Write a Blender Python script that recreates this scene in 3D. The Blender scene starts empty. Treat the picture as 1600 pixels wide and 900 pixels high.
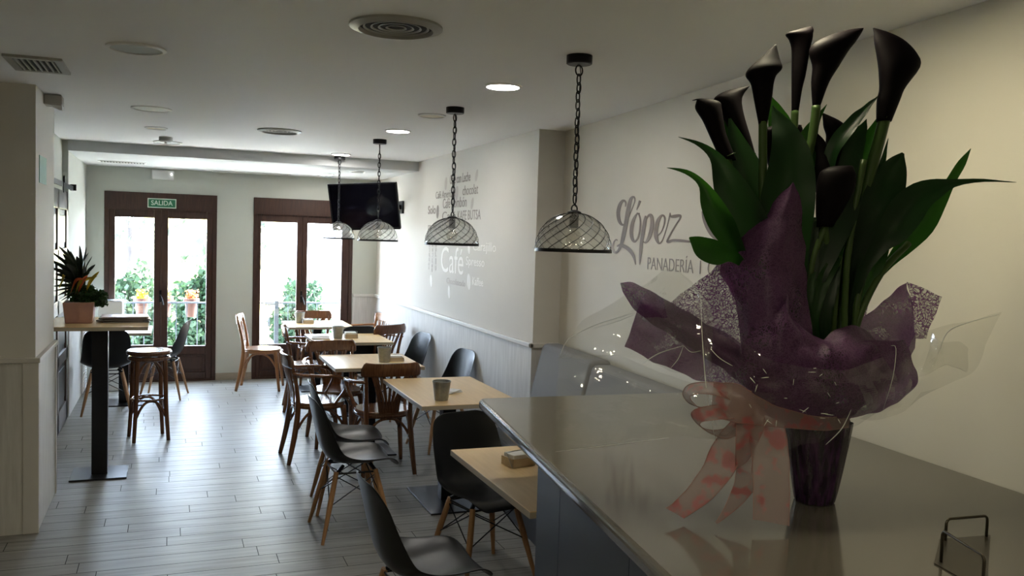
import bpy, bmesh, math, random
import numpy as np
from mathutils import Vector, Matrix, noise

# ------------------------------------------------------------------ camera, sky, lights, exposure
SC = bpy.context.scene
COL = SC.collection
FPX, PITCH, YAW, ROLL, EYE = 1363.5, 0.05472, 0.37397, 0.03055, 1.77
_cy, _sy = math.cos(YAW), math.sin(YAW)
FWD = Vector((_sy*math.cos(PITCH), _cy*math.cos(PITCH), -math.sin(PITCH)))
_r0 = Vector((_cy, -_sy, 0)); _u0 = _r0.cross(FWD)
RGT = _r0*math.cos(ROLL) + _u0*math.sin(ROLL)
UPV = -_r0*math.sin(ROLL) + _u0*math.cos(ROLL)
CAM = Vector((0, 0, EYE))
cd = bpy.data.cameras.new('camera'); cam = bpy.data.objects.new('camera', cd); COL.objects.link(cam)
cd.sensor_width = 36; cd.lens = 36*FPX/1600; cd.clip_start = .02; cd.clip_end = 200
cam.matrix_world = Matrix(((RGT.x, UPV.x, -FWD.x, 0), (RGT.y, UPV.y, -FWD.y, 0), (RGT.z, UPV.z, -FWD.z, EYE), (0, 0, 0, 1)))
SC.camera = cam
SC.view_settings.view_transform = 'Standard'; SC.view_settings.look = 'None'
SC.view_settings.gamma = 1; SC.view_settings.use_curve_mapping = False
SC.view_settings.exposure = 0.1
cy = SC.cycles
cy.use_denoising = True; cy.max_bounces = 10; cy.diffuse_bounces = 6; cy.glossy_bounces = 4
cy.transmission_bounces = 6; cy.transparent_max_bounces = 24
cy.caustics_reflective = False; cy.caustics_refractive = False; cy.sample_clamp_indirect = 0

SKY = (0.66, 0.80, 1.0); SKY_STRENGTH = 40.0
LAMP_EMIT = 115.0; LAMP_COL = (1.0, 0.96, 0.90)
w = bpy.data.worlds.new('sky'); SC.world = w; w.use_nodes = True
wn = w.node_tree.nodes['Background']; wn.inputs[0].default_value = (*SKY, 1); wn.inputs[1].default_value = SKY_STRENGTH

SUN_STRENGTH = 120.0
sn = bpy.data.lights.new('sun', 'SUN'); sn.energy = SUN_STRENGTH; sn.angle = math.radians(.6); sn.color = (1, .97, .90)
so = bpy.data.objects.new('sun', sn); COL.objects.link(so); so.location = (0, 5, 9)
so.rotation_euler = Vector((-.60, -.10, -1.0)).to_track_quat('-Z', 'Y').to_euler()
BACK_EMIT = 170.0; BACK_COL = (1.0, .90, .62)

YB = 10.87      # inner face of the balcony wall
XL, XR = -0.88, 2.42
ZC = 2.56       # ceiling
ZS = 2.464      # dropped ceiling at the back
def portal(x0, x1, z0, z1):
    l = bpy.data.lights.new('daylight_portal', 'AREA'); l.shape = 'RECTANGLE'; l.size = x1-x0; l.size_y = z1-z0
    l.cycles.is_portal = True
    o = bpy.data.objects.new('daylight_portal', l); COL.objects.link(o)
    o.location = ((x0+x1)/2, YB+.32, (z0+z1)/2); o.rotation_euler = (math.radians(-90), 0, 0)
portal(-.7, .51, .35, 2.0); portal(.92, 2.11, .35, 2.0)

# ------------------------------------------------------------------ placing helpers
def ray(x, y): return FWD + RGT*((x-800)/FPX) - UPV*((y-450)/FPX)
def on_z(x, y, z): d = ray(x, y); return CAM + d*((z-EYE)/d.z)
def on_y(x, y, Y): d = ray(x, y); return CAM + d*(Y/d.y)
def on_x(x, y, X): d = ray(x, y); return CAM + d*(X/d.x)
def dep(x, y, D): return CAM + ray(x, y)*D
rnd = random.Random(7)

# ------------------------------------------------------------------ materials
class NT:
    def __init__(s, name):
        s.m = bpy.data.materials.new(name); s.m.use_nodes = True
        s.t = s.m.node_tree; s.n = s.t.nodes; s.n.clear()
        s.out = s.n.new('ShaderNodeOutputMaterial')
    def add(s, typ, **kw):
        nd = s.n.new('ShaderNode'+typ)
        for k, v in kw.items():
            if k.startswith('i_'):
                key = k[2:].replace('_', ' ')
                sock = nd.inputs[int(key)] if key.isdigit() else nd.inputs[key]
                if isinstance(v, bpy.types.NodeSocket): s.t.links.new(v, sock)
                else: sock.default_value = v
            else: setattr(nd, k, v)
        return nd
    def link(s, a, b): s.t.links.new(a, b)
    def math(s, op, a, b=0.0, c=None):
        nd = s.n.new('ShaderNodeMath'); nd.operation = op
        for i, v in enumerate((a, b, c)):
            if v is None: continue
            if isinstance(v, (int, float)): nd.inputs[i].default_value = v
            else: s.t.links.new(v, nd.inputs[i])
        return nd.outputs[0]
    def mix(s, f, a, b):
        nd = s.n.new('ShaderNodeMix'); nd.data_type = 'RGBA'
        for i, v in ((0, f), (6, a), (7, b)):
            if isinstance(v, bpy.types.NodeSocket): s.t.links.new(v, nd.inputs[i])
            elif isinstance(v, tuple): nd.inputs[i].default_value = (*v[:3], 1)
            else: nd.inputs[i].default_value = v
        return nd.outputs[2]
    def done(s, sh): s.t.links.new(sh, s.out.inputs[0]); return s.m

def c4(c): return (*c[:3], 1)
def mat(name, col, rough=.5, metal=0, var=.08, scale=12, stretch=(1, 1, 1), bump=0, col2=None, detail=4, coat=0, spec=.5, contrast=None):
    t = NT(name)
    tc = t.add('TexCoord'); mp = t.add('Mapping', i_Vector=tc.outputs['Object'], i_Scale=stretch)
    nz = t.add('TexNoise', i_Vector=mp.outputs[0], i_Scale=scale, i_Detail=detail)
    f = nz.outputs[0]
    if contrast:
        cr = t.add('MapRange', i_0=f, i_1=contrast[0], i_2=contrast[1]); f = cr.outputs[0]
    a = tuple(max(0, x*(1-var)) for x in col); b = col2 if col2 else tuple(min(1, x*(1+var)) for x in col)
    p = t.add('BsdfPrincipled', i_Base_Color=t.mix(f, a, b), i_Roughness=rough, i_Metallic=metal)
    p.inputs['Coat Weight'].default_value = coat; p.inputs['Coat Roughness'].default_value = .15
    p.inputs['Specular IOR Level'].default_value = spec
    if bump:
        bp = t.add('Bump', i_Strength=bump, i_Distance=.01, i_Height=nz.outputs[0]); t.link(bp.outputs[0], p.inputs['Normal'])
    return t.done(p.outputs[0])
def wood(name, c1, c2, rough=.4, axis=0, scale=6, coat=0):
    st = [9, 9, 9]; st[axis] = .8
    return mat(name, c1, rough, 0, 0, scale, tuple(st), .05, c2, 6, coat, contrast=(.3, .7))
def emit(name, col, s):
    t = NT(name); return t.done(t.add('Emission', i_Color=c4(col), i_Strength=s).outputs[0])
def thin(name, col=(1, 1, 1), gloss=.08, rough=.02, tint=0.0, tintcol=(.8, .8, .8), bump=None, edge=.5):
    """thin clear sheet: see-through, a glossy film, a little scatter"""
    t = NT(name)
    tr = t.add('BsdfTransparent', i_Color=c4(col)); gl = t.add('BsdfGlossy', i_Color=(1, 1, 1, 1), i_Roughness=rough)
    lw = t.add('LayerWeight', i_Blend=edge)
    if bump:
        tc = t.add('TexCoord'); nz = t.add('TexNoise', i_Vector=tc.outputs['Object'], i_Scale=bump[0], i_Detail=3)
        bp = t.add('Bump', i_Strength=bump[1], i_Distance=.01, i_Height=nz.outputs[0])
        t.link(bp.outputs[0], gl.inputs['Normal']); t.link(bp.outputs[0], lw.inputs['Normal'])
    f = t.math('MULTIPLY_ADD', lw.outputs['Facing'], .35 if edge else 0, gloss)
    m = t.add('MixShader', i_0=f, i_1=tr.outputs[0], i_2=gl.outputs[0])
    if tint:
        df = t.add('BsdfTranslucent', i_Color=c4(tintcol)); d2 = t.add('BsdfDiffuse', i_Color=c4(tintcol))
        mm = t.add('MixShader', i_0=.5, i_1=df.outputs[0], i_2=d2.outputs[0])
        m = t.add('MixShader', i_0=tint, i_1=m.outputs[0], i_2=mm.outputs[0])
    return t.done(m.outputs[0])

M = {}
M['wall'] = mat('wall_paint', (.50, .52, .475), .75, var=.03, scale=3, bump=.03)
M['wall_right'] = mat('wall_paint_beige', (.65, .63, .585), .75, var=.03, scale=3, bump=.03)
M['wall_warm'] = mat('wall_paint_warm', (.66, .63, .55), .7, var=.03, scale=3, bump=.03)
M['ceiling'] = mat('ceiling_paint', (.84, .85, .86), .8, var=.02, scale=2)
M['wainscot'] = wood('whitewashed_wood_panel', (.52, .51, .49), (.64, .63, .61), .55, 2, 5)
M['wain_trim'] = mat('trim_paint', (.62, .60, .57), .5, var=.04)
M['brown_frame'] = wood('dark_brown_wood_frame', (.030, .011, .006), (.055, .021, .012), .45, 2, 8)
M['oak_top'] = wood('light_oak_laminate', (.62, .43, .20), (.70, .50, .25), .36, 1, 5)
M['oak_edge'] = mat('table_edge', (.42, .36, .27), .5)
M['black_metal'] = mat('black_powder_coated_metal', (.012, .012, .014), .35, .6, spec=.4)
M['dark_base'] = mat('dark_steel_base', (.03, .03, .035), .28, .9)
M['black_plastic'] = mat('black_satin_plastic', (.0045, .005, .0055), .33, var=.2, scale=400, bump=.02, spec=.33)
M['leg_wood'] = wood('beech_leg', (.30, .155, .065), (.40, .215, .10), .5, 2, 12)
M['thonet'] = wood('brown_varnished_bentwood', (.11, .042, .016), (.19, .075, .028), .25, 2, 10, coat=.5)
M['thonet_light'] = wood('honey_varnished_bentwood', (.25, .105, .033), (.34, .15, .05), .35, 2, 10, coat=.4)
M['thonet_seat'] = mat('varnished_seat', (.17, .075, .032), .22, var=.3, scale=20, coat=.6)
M['thonet_seat_light'] = mat('varnished_seat_honey', (.28, .13, .05), .3, var=.2, scale=20, coat=.5)
M['zinc'] = mat('galvanised_zinc', (.34, .35, .33), .38, .75, var=.25, scale=40)
M['paper_white'] = mat('white_paper', (.75, .75, .73), .8, var=.03)
M['light_wood'] = wood('pale_wood', (.50, .40, .26), (.58, .47, .32), .5, 0, 8)
M['steel'] = mat('brushed_steel', (.45, .45, .44), .28, 1.0, var=.1)
M['bronze'] = mat('dark_bronze_wire', (.07, .06, .045), .35, .8, var=.1)
M['white_plastic'] = mat('white_plastic', (.72, .72, .70), .45, var=.02)
M['grey_plastic'] = mat('grey_plastic', (.42, .41, .38), .5, var=.03)
M['cream'] = mat('cream_plastic', (.62, .56, .42), .5, var=.03)
M['dark_void'] = mat('dark_duct', (.02, .02, .02), .8)
M['vent_metal'] = mat('grey_painted_vent', (.36, .36, .34), .5)
M['lamp_on'] = emit('lit_diffuser', LAMP_COL, LAMP_EMIT)
M['lamp_warm'] = emit('lit_warm_diffuser', BACK_COL, BACK_EMIT)
M['frosted'] = mat('frosted_diffuser_off', (.60, .62, .62), .5)
M['glass'] = thin('window_glass', (.97, .98, .98), .05, .0, edge=.3)
M['dome_glass'] = thin('blown_glass', (.90, .91, .90), .12, .04, .12, (.8, .8, .78), (22, .5), .45)
M['bulb_glass'] = thin('bulb_glass', (.95, .93, .88), .10, .02, .08, (.9, .85, .75), None, .5)
M['screen'] = mat('black_glossy_screen', (.004, .004, .008), .12, var=0, spec=.5)
M['counter'] = mat('taupe_quartz', (.092, .083, .068), .11, var=.08, scale=260, spec=1.0)
M['counter_body'] = mat('dark_slate_panel', (.030, .034, .045), .45, var=.15, scale=6, stretch=(12, 12, .8))
M['upholstery'] = mat('grey_fabric', (.20, .20, .21), .85, var=.12, scale=300, bump=.1)
M['decal_brown'] = mat('brown_vinyl', (.17, .125, .105), .6, var=.03)
M['decal_grey'] = mat('grey_vinyl', (.27, .24, .22), .6, var=.03)
M['decal_pale'] = mat('pale_vinyl', (.52, .48, .45), .6, var=.03)
M['decal_white'] = mat('white_vinyl', (.86, .84, .80), .6, var=.02)
M['sign_green'] = mat('green_sign', (.012, .16, .075), .4)
M['sign_white'] = mat('sign_white', (.62, .75, .66), .5)
M['terracotta'] = mat('terracotta', (.085, .035, .025), .8, var=.15)
M['rail_metal'] = mat('grey_blue_railing', (.05, .06, .075), .5)
M['door_dark'] = wood('dark_stained_door', (.05, .035, .028), (.10, .075, .06), .3, 2, 5)
M['door_black'] = mat('black_door_recess', (.012, .010, .010), .4)
M['pink_wrap'] = mat('pink_wrap', (.50, .24, .25), .45, var=.3, scale=14, col2=(.50, .29, .20))
M['menu_cover'] = mat('dark_red_brown_cover', (.055, .022, .022), .35, var=.2)
M['menu_pale'] = mat('pale_pink_cover', (.42, .27, .25), .35, var=.2)

def plank_floor():
    t = NT('grey_wood_look_planks')
    tc = t.add('TexCoord'); sp = t.add('SeparateXYZ', i_0=tc.outputs['Object'])
    yr = t.math('DIVIDE', sp.outputs[1], .1475); row = t.math('FLOOR', yr); fy = t.math('FRACT', yr)
    w1 = t.add('TexWhiteNoise', noise_dimensions='1D', i_W=row)
    xx = t.math('MULTIPLY_ADD', w1.outputs[0], 3.7, t.math('DIVIDE', sp.outputs[0], .9))
    cell = t.math('FLOOR', xx); fx = t.math('FRACT', xx)
    cv = t.add('CombineXYZ', i_0=row, i_1=cell); w2 = t.add('TexWhiteNoise', noise_dimensions='2D', i_Vector=cv.outputs[0])
    ov = t.add('CombineXYZ', i_0=t.math('MULTIPLY_ADD', w2.outputs[0], 9., t.math('MULTIPLY', sp.outputs[0], 1.3)), i_1=t.math('MULTIPLY', sp.outputs[1], 16.))
    nz = t.add('TexNoise', i_Vector=ov.outputs[0], i_Scale=1.6, i_Detail=7, i_Roughness=.6)
    bl = t.add('TexNoise', i_Vector=tc.outputs['Object'], i_Scale=5., i_Detail=5)
    g = t.add('MapRange', i_0=nz.outputs[0], i_1=.3, i_2=.7)
    c = t.mix(g.outputs[0], (.145, .137, .122), (.335, .322, .298))
    c = t.mix(t.math('MULTIPLY', w2.outputs[0], .4), c, (.29, .285, .268))
    c = t.mix(t.math('MULTIPLY', bl.outputs[0], .35), c, (.18, .175, .158))
    s1 = t.math('LESS_THAN', fy, .034); s2 = t.math('LESS_THAN', fx, .0045)
    seam = t.math('MAXIMUM', s1, s2)
    c = t.mix(seam, c, (.022, .021, .020))
    ro = t.math('MULTIPLY_ADD', bl.outputs[0], .08, .36); ro = t.math('MULTIPLY_ADD', seam, .4, ro)
    p = t.add('BsdfPrincipled', i_Base_Color=c, i_Roughness=ro); p.inputs['Specular IOR Level'].default_value = .22
    h = t.math('SUBTRACT', t.math('MULTIPLY', nz.outputs[0], .35), seam)
    bp = t.add('Bump', i_Strength=.25, i_Distance=.003, i_Height=h); t.link(bp.outputs[0], p.inputs['Normal'])
    return t.done(p.outputs[0])
M['floor'] = plank_floor()

def leaf_mat(name, c1, c2, trans=.35, tcol=(.12, .35, .03), rough=.35):
    t = NT(name); tc = t.add('TexCoord'); nz = t.add('TexNoise', i_Vector=tc.outputs['Object'], i_Scale=9., i_Detail=3)
    p = t.add('BsdfPrincipled', i_Base_Color=t.mix(nz.outputs[0], c1, c2), i_Roughness=rough); p.inputs['Specular IOR Level'].default_value = .22
    tl = t.add('BsdfTranslucent', i_Color=c4(tcol))
    return t.done(t.add('MixShader', i_0=trans, i_1=p.outputs[0], i_2=tl.outputs[0]).outputs[0])
M['leaf'] = leaf_mat('calla_leaf', (.006, .026, .004), (.014, .055, .008), .35, (.03, .13, .008))
M['leaf_dark'] = leaf_mat('calla_leaf_dark', (.004, .014, .004), (.007, .026, .007), .22, (.012, .06, .006))
M['stem'] = leaf_mat('calla_stem', (.035, .07, .015), (.06, .10, .03), .2, (.08, .2, .03))
M['spathe'] = mat('black_purple_spathe', (.0022, .001, .0018), .6, var=.3, scale=30, spec=.06)
M['cordyline'] = leaf_mat('dark_purple_green_leaf', (.012, .014, .012), (.022, .028, .018), .1, (.03, .06, .02))
M['small_leaf'] = leaf_mat('small_green_leaf', (.012, .035, .010), (.03, .075, .02), .2, (.06, .15, .03))
M['yellow_leaf'] = leaf_mat('yellow_bract', (.25, .17, .012), (.32, .22, .02), .3, (.3, .2, .01))
M['red_leaf'] = leaf_mat('red_bract', (.40, .05, .02), (.45, .12, .04), .3, (.5, .1, .02))
M['hedge'] = leaf_mat('garden_foliage', (.008, .022, .011), (.018, .042, .020), .3, (.02, .045, .015), .6)
M['hedge2'] = leaf_mat('pale_garden_foliage', (.014, .034, .016), (.035, .062, .032), .3, (.04, .07, .03), .6)
M['yellow_house'] = mat('yellow_render', (.75, .62, .22), .9)
M['white_house'] = mat('white_render', (.80, .78, .74), .9)
M['house_brown'] = mat('brown_shutter', (.016, .012, .012), .8)
M['ground'] = mat('pale_gravel', (.72, .70, .64), .9, var=.2)
M['balcony'] = mat('balcony_tile', (.60, .58, .54), .7)

def mesh_paper(name, gap):
    """purple fibre gift paper: dense threads with small gaps"""
    t = NT(name); tc = t.add('TexCoord')
    wv = t.add('TexNoise', i_Vector=tc.outputs['Object'], i_Scale=26., i_Detail=2)
    ov = t.add('VectorMath', operation='MULTIPLY_ADD'); t.link(wv.outputs[1], ov.inputs[0]); ov.inputs[1].default_value = (.05, .05, .05); t.link(tc.outputs['Object'], ov.inputs[2])
    vo = t.add('TexVoronoi', feature='DISTANCE_TO_EDGE', i_Vector=ov.outputs[0], i_Scale=125.)
    th = t.math('LESS_THAN', vo.outputs['Distance'], .085)
    vo2 = t.add('TexVoronoi', feature='DISTANCE_TO_EDGE', i_Vector=ov.outputs[0], i_Scale=70.)
    th2 = t.math('LESS_THAN', vo2.outputs['Distance'], .05)
    th = t.math('MAXIMUM', th, th2)
    big = t.add('TexNoise', i_Vector=tc.outputs['Object'], i_Scale=9., i_Detail=4)
    c = t.mix(big.outputs[0], (.016, .004, .020), (.078, .020, .082))
    c = t.mix(t.math('MULTIPLY', th, .75), c, (.12, .045, .125))
    p = t.add('BsdfPrincipled', i_Base_Color=c, i_Roughness=.5)
    st_ = t.add('TexNoise', i_Vector=ov.outputs[0], i_Scale=60., i_Detail=4); bp = t.add('Bump', i_Strength=.5, i_Distance=.006, i_Height=st_.outputs[0]); t.link(bp.outputs[0], p.inputs['Normal'])
    tl = t.add('BsdfTranslucent', i_Color=(.20, .035, .22, 1))
    a = t.add('MixShader', i_0=.25, i_1=p.outputs[0], i_2=tl.outputs[0])
    tr = t.add('BsdfTransparent')
    fac = t.math('MAXIMUM', t.math('MULTIPLY', th, .95), t.math('MINIMUM', t.math('MULTIPLY_ADD', big.outputs[0], 1.3, gap), .97))
    return t.done(t.add('MixShader', i_0=fac, i_1=tr.outputs[0], i_2=a.outputs[0]).outputs[0])
M['purple'] = mesh_paper('purple_fibre_paper', .22); M['purple_thin'] = mesh_paper('purple_fibre_paper_single', -.25)
def purple_pot():
    t = NT('purple_wrapped_pot'); tc = t.add('TexCoord'); mp = t.add('Mapping', i_Vector=tc.outputs['Object'], i_Scale=(60., 60., 8.))
    nz = t.add('TexNoise', i_Vector=mp.outputs[0], i_Scale=1., i_Detail=5)
    g = t.add('MapRange', i_0=nz.outputs[0], i_1=.4, i_2=.75)
    p = t.add('BsdfPrincipled', i_Base_Color=t.mix(g.outputs[0], (.008, .003, .012), (.06, .022, .07)), i_Roughness=.22)
    bp = t.add('Bump', i_Strength=.8, i_Distance=.01, i_Height=nz.outputs[0]); t.link(bp.outputs[0], p.inputs['Normal'])
    return t.done(p.outputs[0])
M['purple_pot'] = purple_pot()
M['cello'] = thin('cellophane', (.95, .95, .93), .045, .06, .075, (.8, .8, .74), (14, .45), .25)
M['cello_front'] = thin('cellophane_front', (.98, .98, .97), .03, .05, .01, (.8, .8, .74), (14, .5), .25)
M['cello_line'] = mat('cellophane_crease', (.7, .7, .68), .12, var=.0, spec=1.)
def ribbon_mat():
    t = NT('pink_organza_ribbon'); tc = t.add('TexCoord')
    nz = t.add('TexNoise', i_Vector=tc.outputs['Object'], i_Scale=22., i_Detail=2)
    g = t.add('MapRange', i_0=nz.outputs[0], i_1=.52, i_2=.62)
    p = t.add('BsdfPrincipled', i_Base_Color=t.mix(g.outputs[0], (.36, .24, .22), (.42, .07, .07)), i_Roughness=.4)
    tl = t.add('BsdfTranslucent', i_Color=(.34, .2, .18, 1))
    a = t.add('MixShader', i_0=.35, i_1=p.outputs[0], i_2=tl.outputs[0])
    tr = t.add('BsdfTransparent')
    return t.done(t.add('MixShader', i_0=t.math('MULTIPLY_ADD', g.outputs[0], .22, .60), i_1=tr.outputs[0], i_2=a.outputs[0]).outputs[0])
M['ribbon'] = ribbon_mat()
M['ribbon_edge'] = mat('ribbon_edge', (.26, .11, .09), .5)

# ------------------------------------------------------------------ mesh builder
class MB:
    def __init__(s): s.v = []; s.f = []; s.smooth = False
    def add(s, vs, fs):
        b = len(s.v); s.v += [tuple(v) for v in vs]; s.f += [tuple(b+i for i in f) for f in fs]; return s
    def box(s, x0, x1, y0, y1, z0, z1, mx=None):
        vs = [Vector((x, y, z)) for z in (z0, z1) for y in (y0, y1) for x in (x0, x1)]
        if mx is not None: vs = [mx @ v for v in vs]
        return s.add(vs, [(0, 2, 3, 1), (4, 5, 7, 6), (0, 1, 5, 4), (2, 6, 7, 3), (0, 4, 6, 2), (1, 3, 7, 5)])
    def bar(s, a, b, w, h, up=(0, 0, 1)):
        a = Vector(a); b = Vector(b); d = (b-a).normalized(); u = Vector(up)
        sd = d.cross(u); sd = sd.normalized() if sd.length > 1e-4 else d.orthogonal().normalized(); u = sd.cross(d)
        vs = [p + sd*(i*w/2) + u*(j*h/2) for p in (a, b) for j in (-1, 1) for i in (-1, 1)]
        return s.add(vs, [(0, 1, 3, 2), (4, 6, 7, 5), (0, 4, 5, 1), (2, 3, 7, 6), (0, 2, 6, 4), (1, 5, 7, 3)])
    def tube(s, pts, rad, n=8, closed=False, flat=None):
        """flat: (sx, sz) scale of the section across / along the reference normal"""
        pts = [Vector(p) for p in pts]; m = len(pts)
        if not hasattr(rad, '__len__'): rad = [rad]*m
        rings = []; prev = None
        for i in range(m):
            if closed: t = (pts[(i+1) % m]-pts[i-1]).normalized()
            else: t = (pts[min(i+1, m-1)]-pts[max(i-1, 0)]).normalized()
            if prev is None:
                ref = Vector((0, 0, 1)) if abs(t.z) < .9 else Vector((0, 1, 0))
                u = (ref - t*ref.dot(t)).normalized()
            else:
                u = prev - t*prev.dot(t); u = u.normalized() if u.length > 1e-6 else t.orthogonal().normalized()
            prev = u; v = t.cross(u)
            fx, fz = flat if flat else (1, 1)
            rings.append([pts[i] + (v*math.cos(2*math.pi*k/n)*fx + u*math.sin(2*math.pi*k/n)*fz)*rad[i] for k in range(n)])
        vs = [p for r in rings for p in r]; fs = []
        for i in range(m if closed else m-1):
            j = (i+1) % m
            for k in range(n): fs.append((i*n+k, i*n+(k+1) % n, j*n+(k+1) % n, j*n+k))
        if not closed: fs += [tuple(range(n))[::-1], tuple((m-1)*n+k for k in range(n))]
        return s.add(vs, fs)
    def lathe(s, prof, n=32, c=(0, 0, 0), cap=True):
        vs = [(c[0]+r*math.cos(2*math.pi*k/n), c[1]+r*math.sin(2*math.pi*k/n), c[2]+z) for r, z in prof for k in range(n)]
        fs = [(i*n+k, i*n+(k+1) % n, (i+1)*n+(k+1) % n, (i+1)*n+k) for i in range(len(prof)-1) for k in range(n)]
        if cap: fs += [tuple(range(n))[::-1], tuple((len(prof)-1)*n+k for k in range(n))]
        return s.add(vs, fs)
    def prism(s, poly, z0, z1):
        n = len(poly); vs = [(x, y, z0) for x, y in poly] + [(x, y, z1) for x, y in poly]
        return s.add(vs, [tuple(range(n))[::-1], tuple(range(n, 2*n))] + [(i, (i+1) % n, n+(i+1) % n, n+i) for i in range(n)])
    def grid(s, rows):
        n = len(rows[0]); vs = [p for r in rows for p in r]
        return s.add(vs, [(i*n+j, i*n+j+1, (i+1)*n+j+1, (i+1)*n+j) for i in range(len(rows)-1) for j in range(n-1)])

def setp(o, label=None, cat=None, group=None, kind=None):
    for k, v in (('label', label), ('category', cat), ('group', group), ('kind', kind)):
        if v: o[k] = v
    return o
def link(name, mb, m, parent=None, smooth=False, bevel=0, sub=0, solid=0, segs=2):
    me = bpy.data.meshes.new(name); me.from_pydata([tuple(v) for v in mb.v], [], mb.f); me.validate(); me.update()
    bm = bmesh.new(); bm.from_mesh(me); bmesh.ops.recalc_face_normals(bm, faces=bm.faces); bm.to_mesh(me); bm.free()
    o = bpy.data.objects.new(name, me); COL.objects.link(o); me.materials.append(m)
    if smooth:
        for p in me.polygons: p.use_smooth = True
    if bevel:
        b = o.modifiers.new('bevel', 'BEVEL'); b.width = bevel; b.segments = segs; b.limit_method = 'ANGLE'; b.angle_limit = math.radians(40)
    if solid:
        b = o.modifiers.new('solid', 'SOLIDIFY'); b.thickness = solid; b.offset = 0
    if sub:
        b = o.modifiers.new('sub', 'SUBSURF'); b.levels = sub; b.render_levels = sub
    if parent: o.parent = parent
    return o
def thing(name, label, cat, loc=(0, 0, 0), rz=0, group=None):
    o = bpy.data.objects.new(name, None); COL.objects.link(o); o.location = loc; o.rotation_euler = (0, 0, rz); o.empty_display_size = .1
    return setp(o, label, cat, group)
def dup(root, loc, rz, label):
    kids = {}
    for o in bpy.data.objects:
        if o.parent: kids.setdefault(o.parent.name, []).append(o)
    def cp(o, parent):
        c = o.copy(); COL.objects.link(c)
        if parent: c.parent = parent
        for ch in kids.get(o.name, []): cp(ch, c)
        return c
    r = cp(root, None); r.location = loc; r.rotation_euler = (0, 0, rz); r['label'] = label
    return r
def struct(name, mb, m, **kw): return setp(link(name, mb, m, **kw), kind='structure')
def catmull(P, n):
    P = [Vector(p) for p in P]; out = []; m = len(P)-1
    for i in range(n+1):
        u = i/n*m; k = min(int(u), m-1); t = u-k
        p0 = P[max(k-1, 0)]; p1 = P[k]; p2 = P[k+1]; p3 = P[min(k+2, m)]
        out.append(.5*((2*p1)+(p2-p0)*t+(2*p0-5*p1+4*p2-p3)*t*t+(3*p1-p0-3*p2+p3)*t**3))
    return out
def text_mesh(name, txt, m, parent, P0, xdir, ydir, width, height, depth=.0015, shear=0, bold=0.0):
    cu = bpy.data.curves.new(name, 'FONT'); cu.body = txt; cu.extrude = .02; cu.shear = shear; cu.offset = bold; cu.resolution_u = 4
    o = bpy.data.objects.new(name, cu); COL.objects.link(o)
    bpy.context.view_layer.update()
    me = bpy.data.meshes.new_from_object(o.evaluated_get(bpy.context.evaluated_depsgraph_get()))
    bpy.data.objects.remove(o); bpy.data.curves.remove(cu)
    xs = [v.co.x for v in me.vertices]; ys = [v.co.y for v in me.vertices]; x0, x1, y0, y1 = min(xs), max(xs), min(ys), max(ys)
    X = Vector(xdir).normalized(); Y = Vector(ydir).normalized(); Z = X.cross(Y)
    for v in me.vertices:
        c = v.co.copy()
        v.co = Vector(P0) + X*((c.x-x0)/(x1-x0)*width) + Y*((c.y-y0)/(y1-y0)*height) + Z*(depth*(1 if c.z > 0 else 0)+.0006)
    me.materials.clear(); me.materials.append(m)
    n = bpy.data.objects.new(name, me); COL.objects.link(n); n.parent = parent
    return n

# ------------------------------------------------------------------ the room
TH = .0706                          # the wall with the logo runs inwards by this slope
def lx(y): return 2.526 + (y-4.351)*TH
LN = Vector((math.cos(math.atan(TH)), -math.sin(math.atan(TH)), 0)); LD = Vector((math.sin(math.atan(TH)), math.cos(math.atan(TH)), 0))
YF = -3.2                           # wall behind the viewer
XLL = -2.4
struct('floor', MB().box(-2.6, 3.0, YF-.2, YB+.25, -.12, 0), M['floor'])
struct('ceiling', MB().box(-2.6, 3.0, YF-.2, YB+.05, ZC, ZC+.12), M['ceiling'])
struct('trim_1', MB().box(XL, XR, 8.95, YB, ZS, ZC), mat('dimmed_ceiling_paint', (.56, .58, .59), .8, var=.02, scale=2))           # dropped soffit; ceiling paint coloured darker to tone down the light on it
wb = MB()
D1 = (-.698, .508, 2.187); D2 = (.922, 2.115, 2.187)
for x0, x1, z0, z1 in ((-1.2, D1[0], 0, 2.7), (D1[1], D2[0], 0, 2.7), (D2[1], 2.8, 0, 2.7), (D1[0], D1[1], D1[2], 2.7), (D2[0], D2[1], D2[2], 2.7)):
    wb.box(x0, x1, YB, YB+.3, z0, z1)
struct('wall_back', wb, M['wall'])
struct('wall_right', MB().box(XR, XR+.4, 5.73, YB, 0, ZC), M['wall_right'])
lw_ = [(lx(YF), YF), (lx(YF)+.3, YF), (lx(5.73)+.3, 5.73), (lx(5.73), 5.73)]
struct('wall_side', MB().prism(lw_, 0, ZC), M['wall_warm'])
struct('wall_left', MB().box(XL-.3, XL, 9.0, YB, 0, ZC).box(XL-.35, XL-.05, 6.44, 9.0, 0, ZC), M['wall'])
struct('wall_pillar', MB().box(-2.4, -.713, 5.6, 6.44, 0, ZC), M['wall_right'])
struct('wall_front', MB().box(-2.6, 3.0, YF-.2, YF, 0, ZC), M['wall_right'])
struct('wall_corner', MB().box(-2.6, XLL, YF, 5.6, 0, ZC), M['wall_right'])
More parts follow.
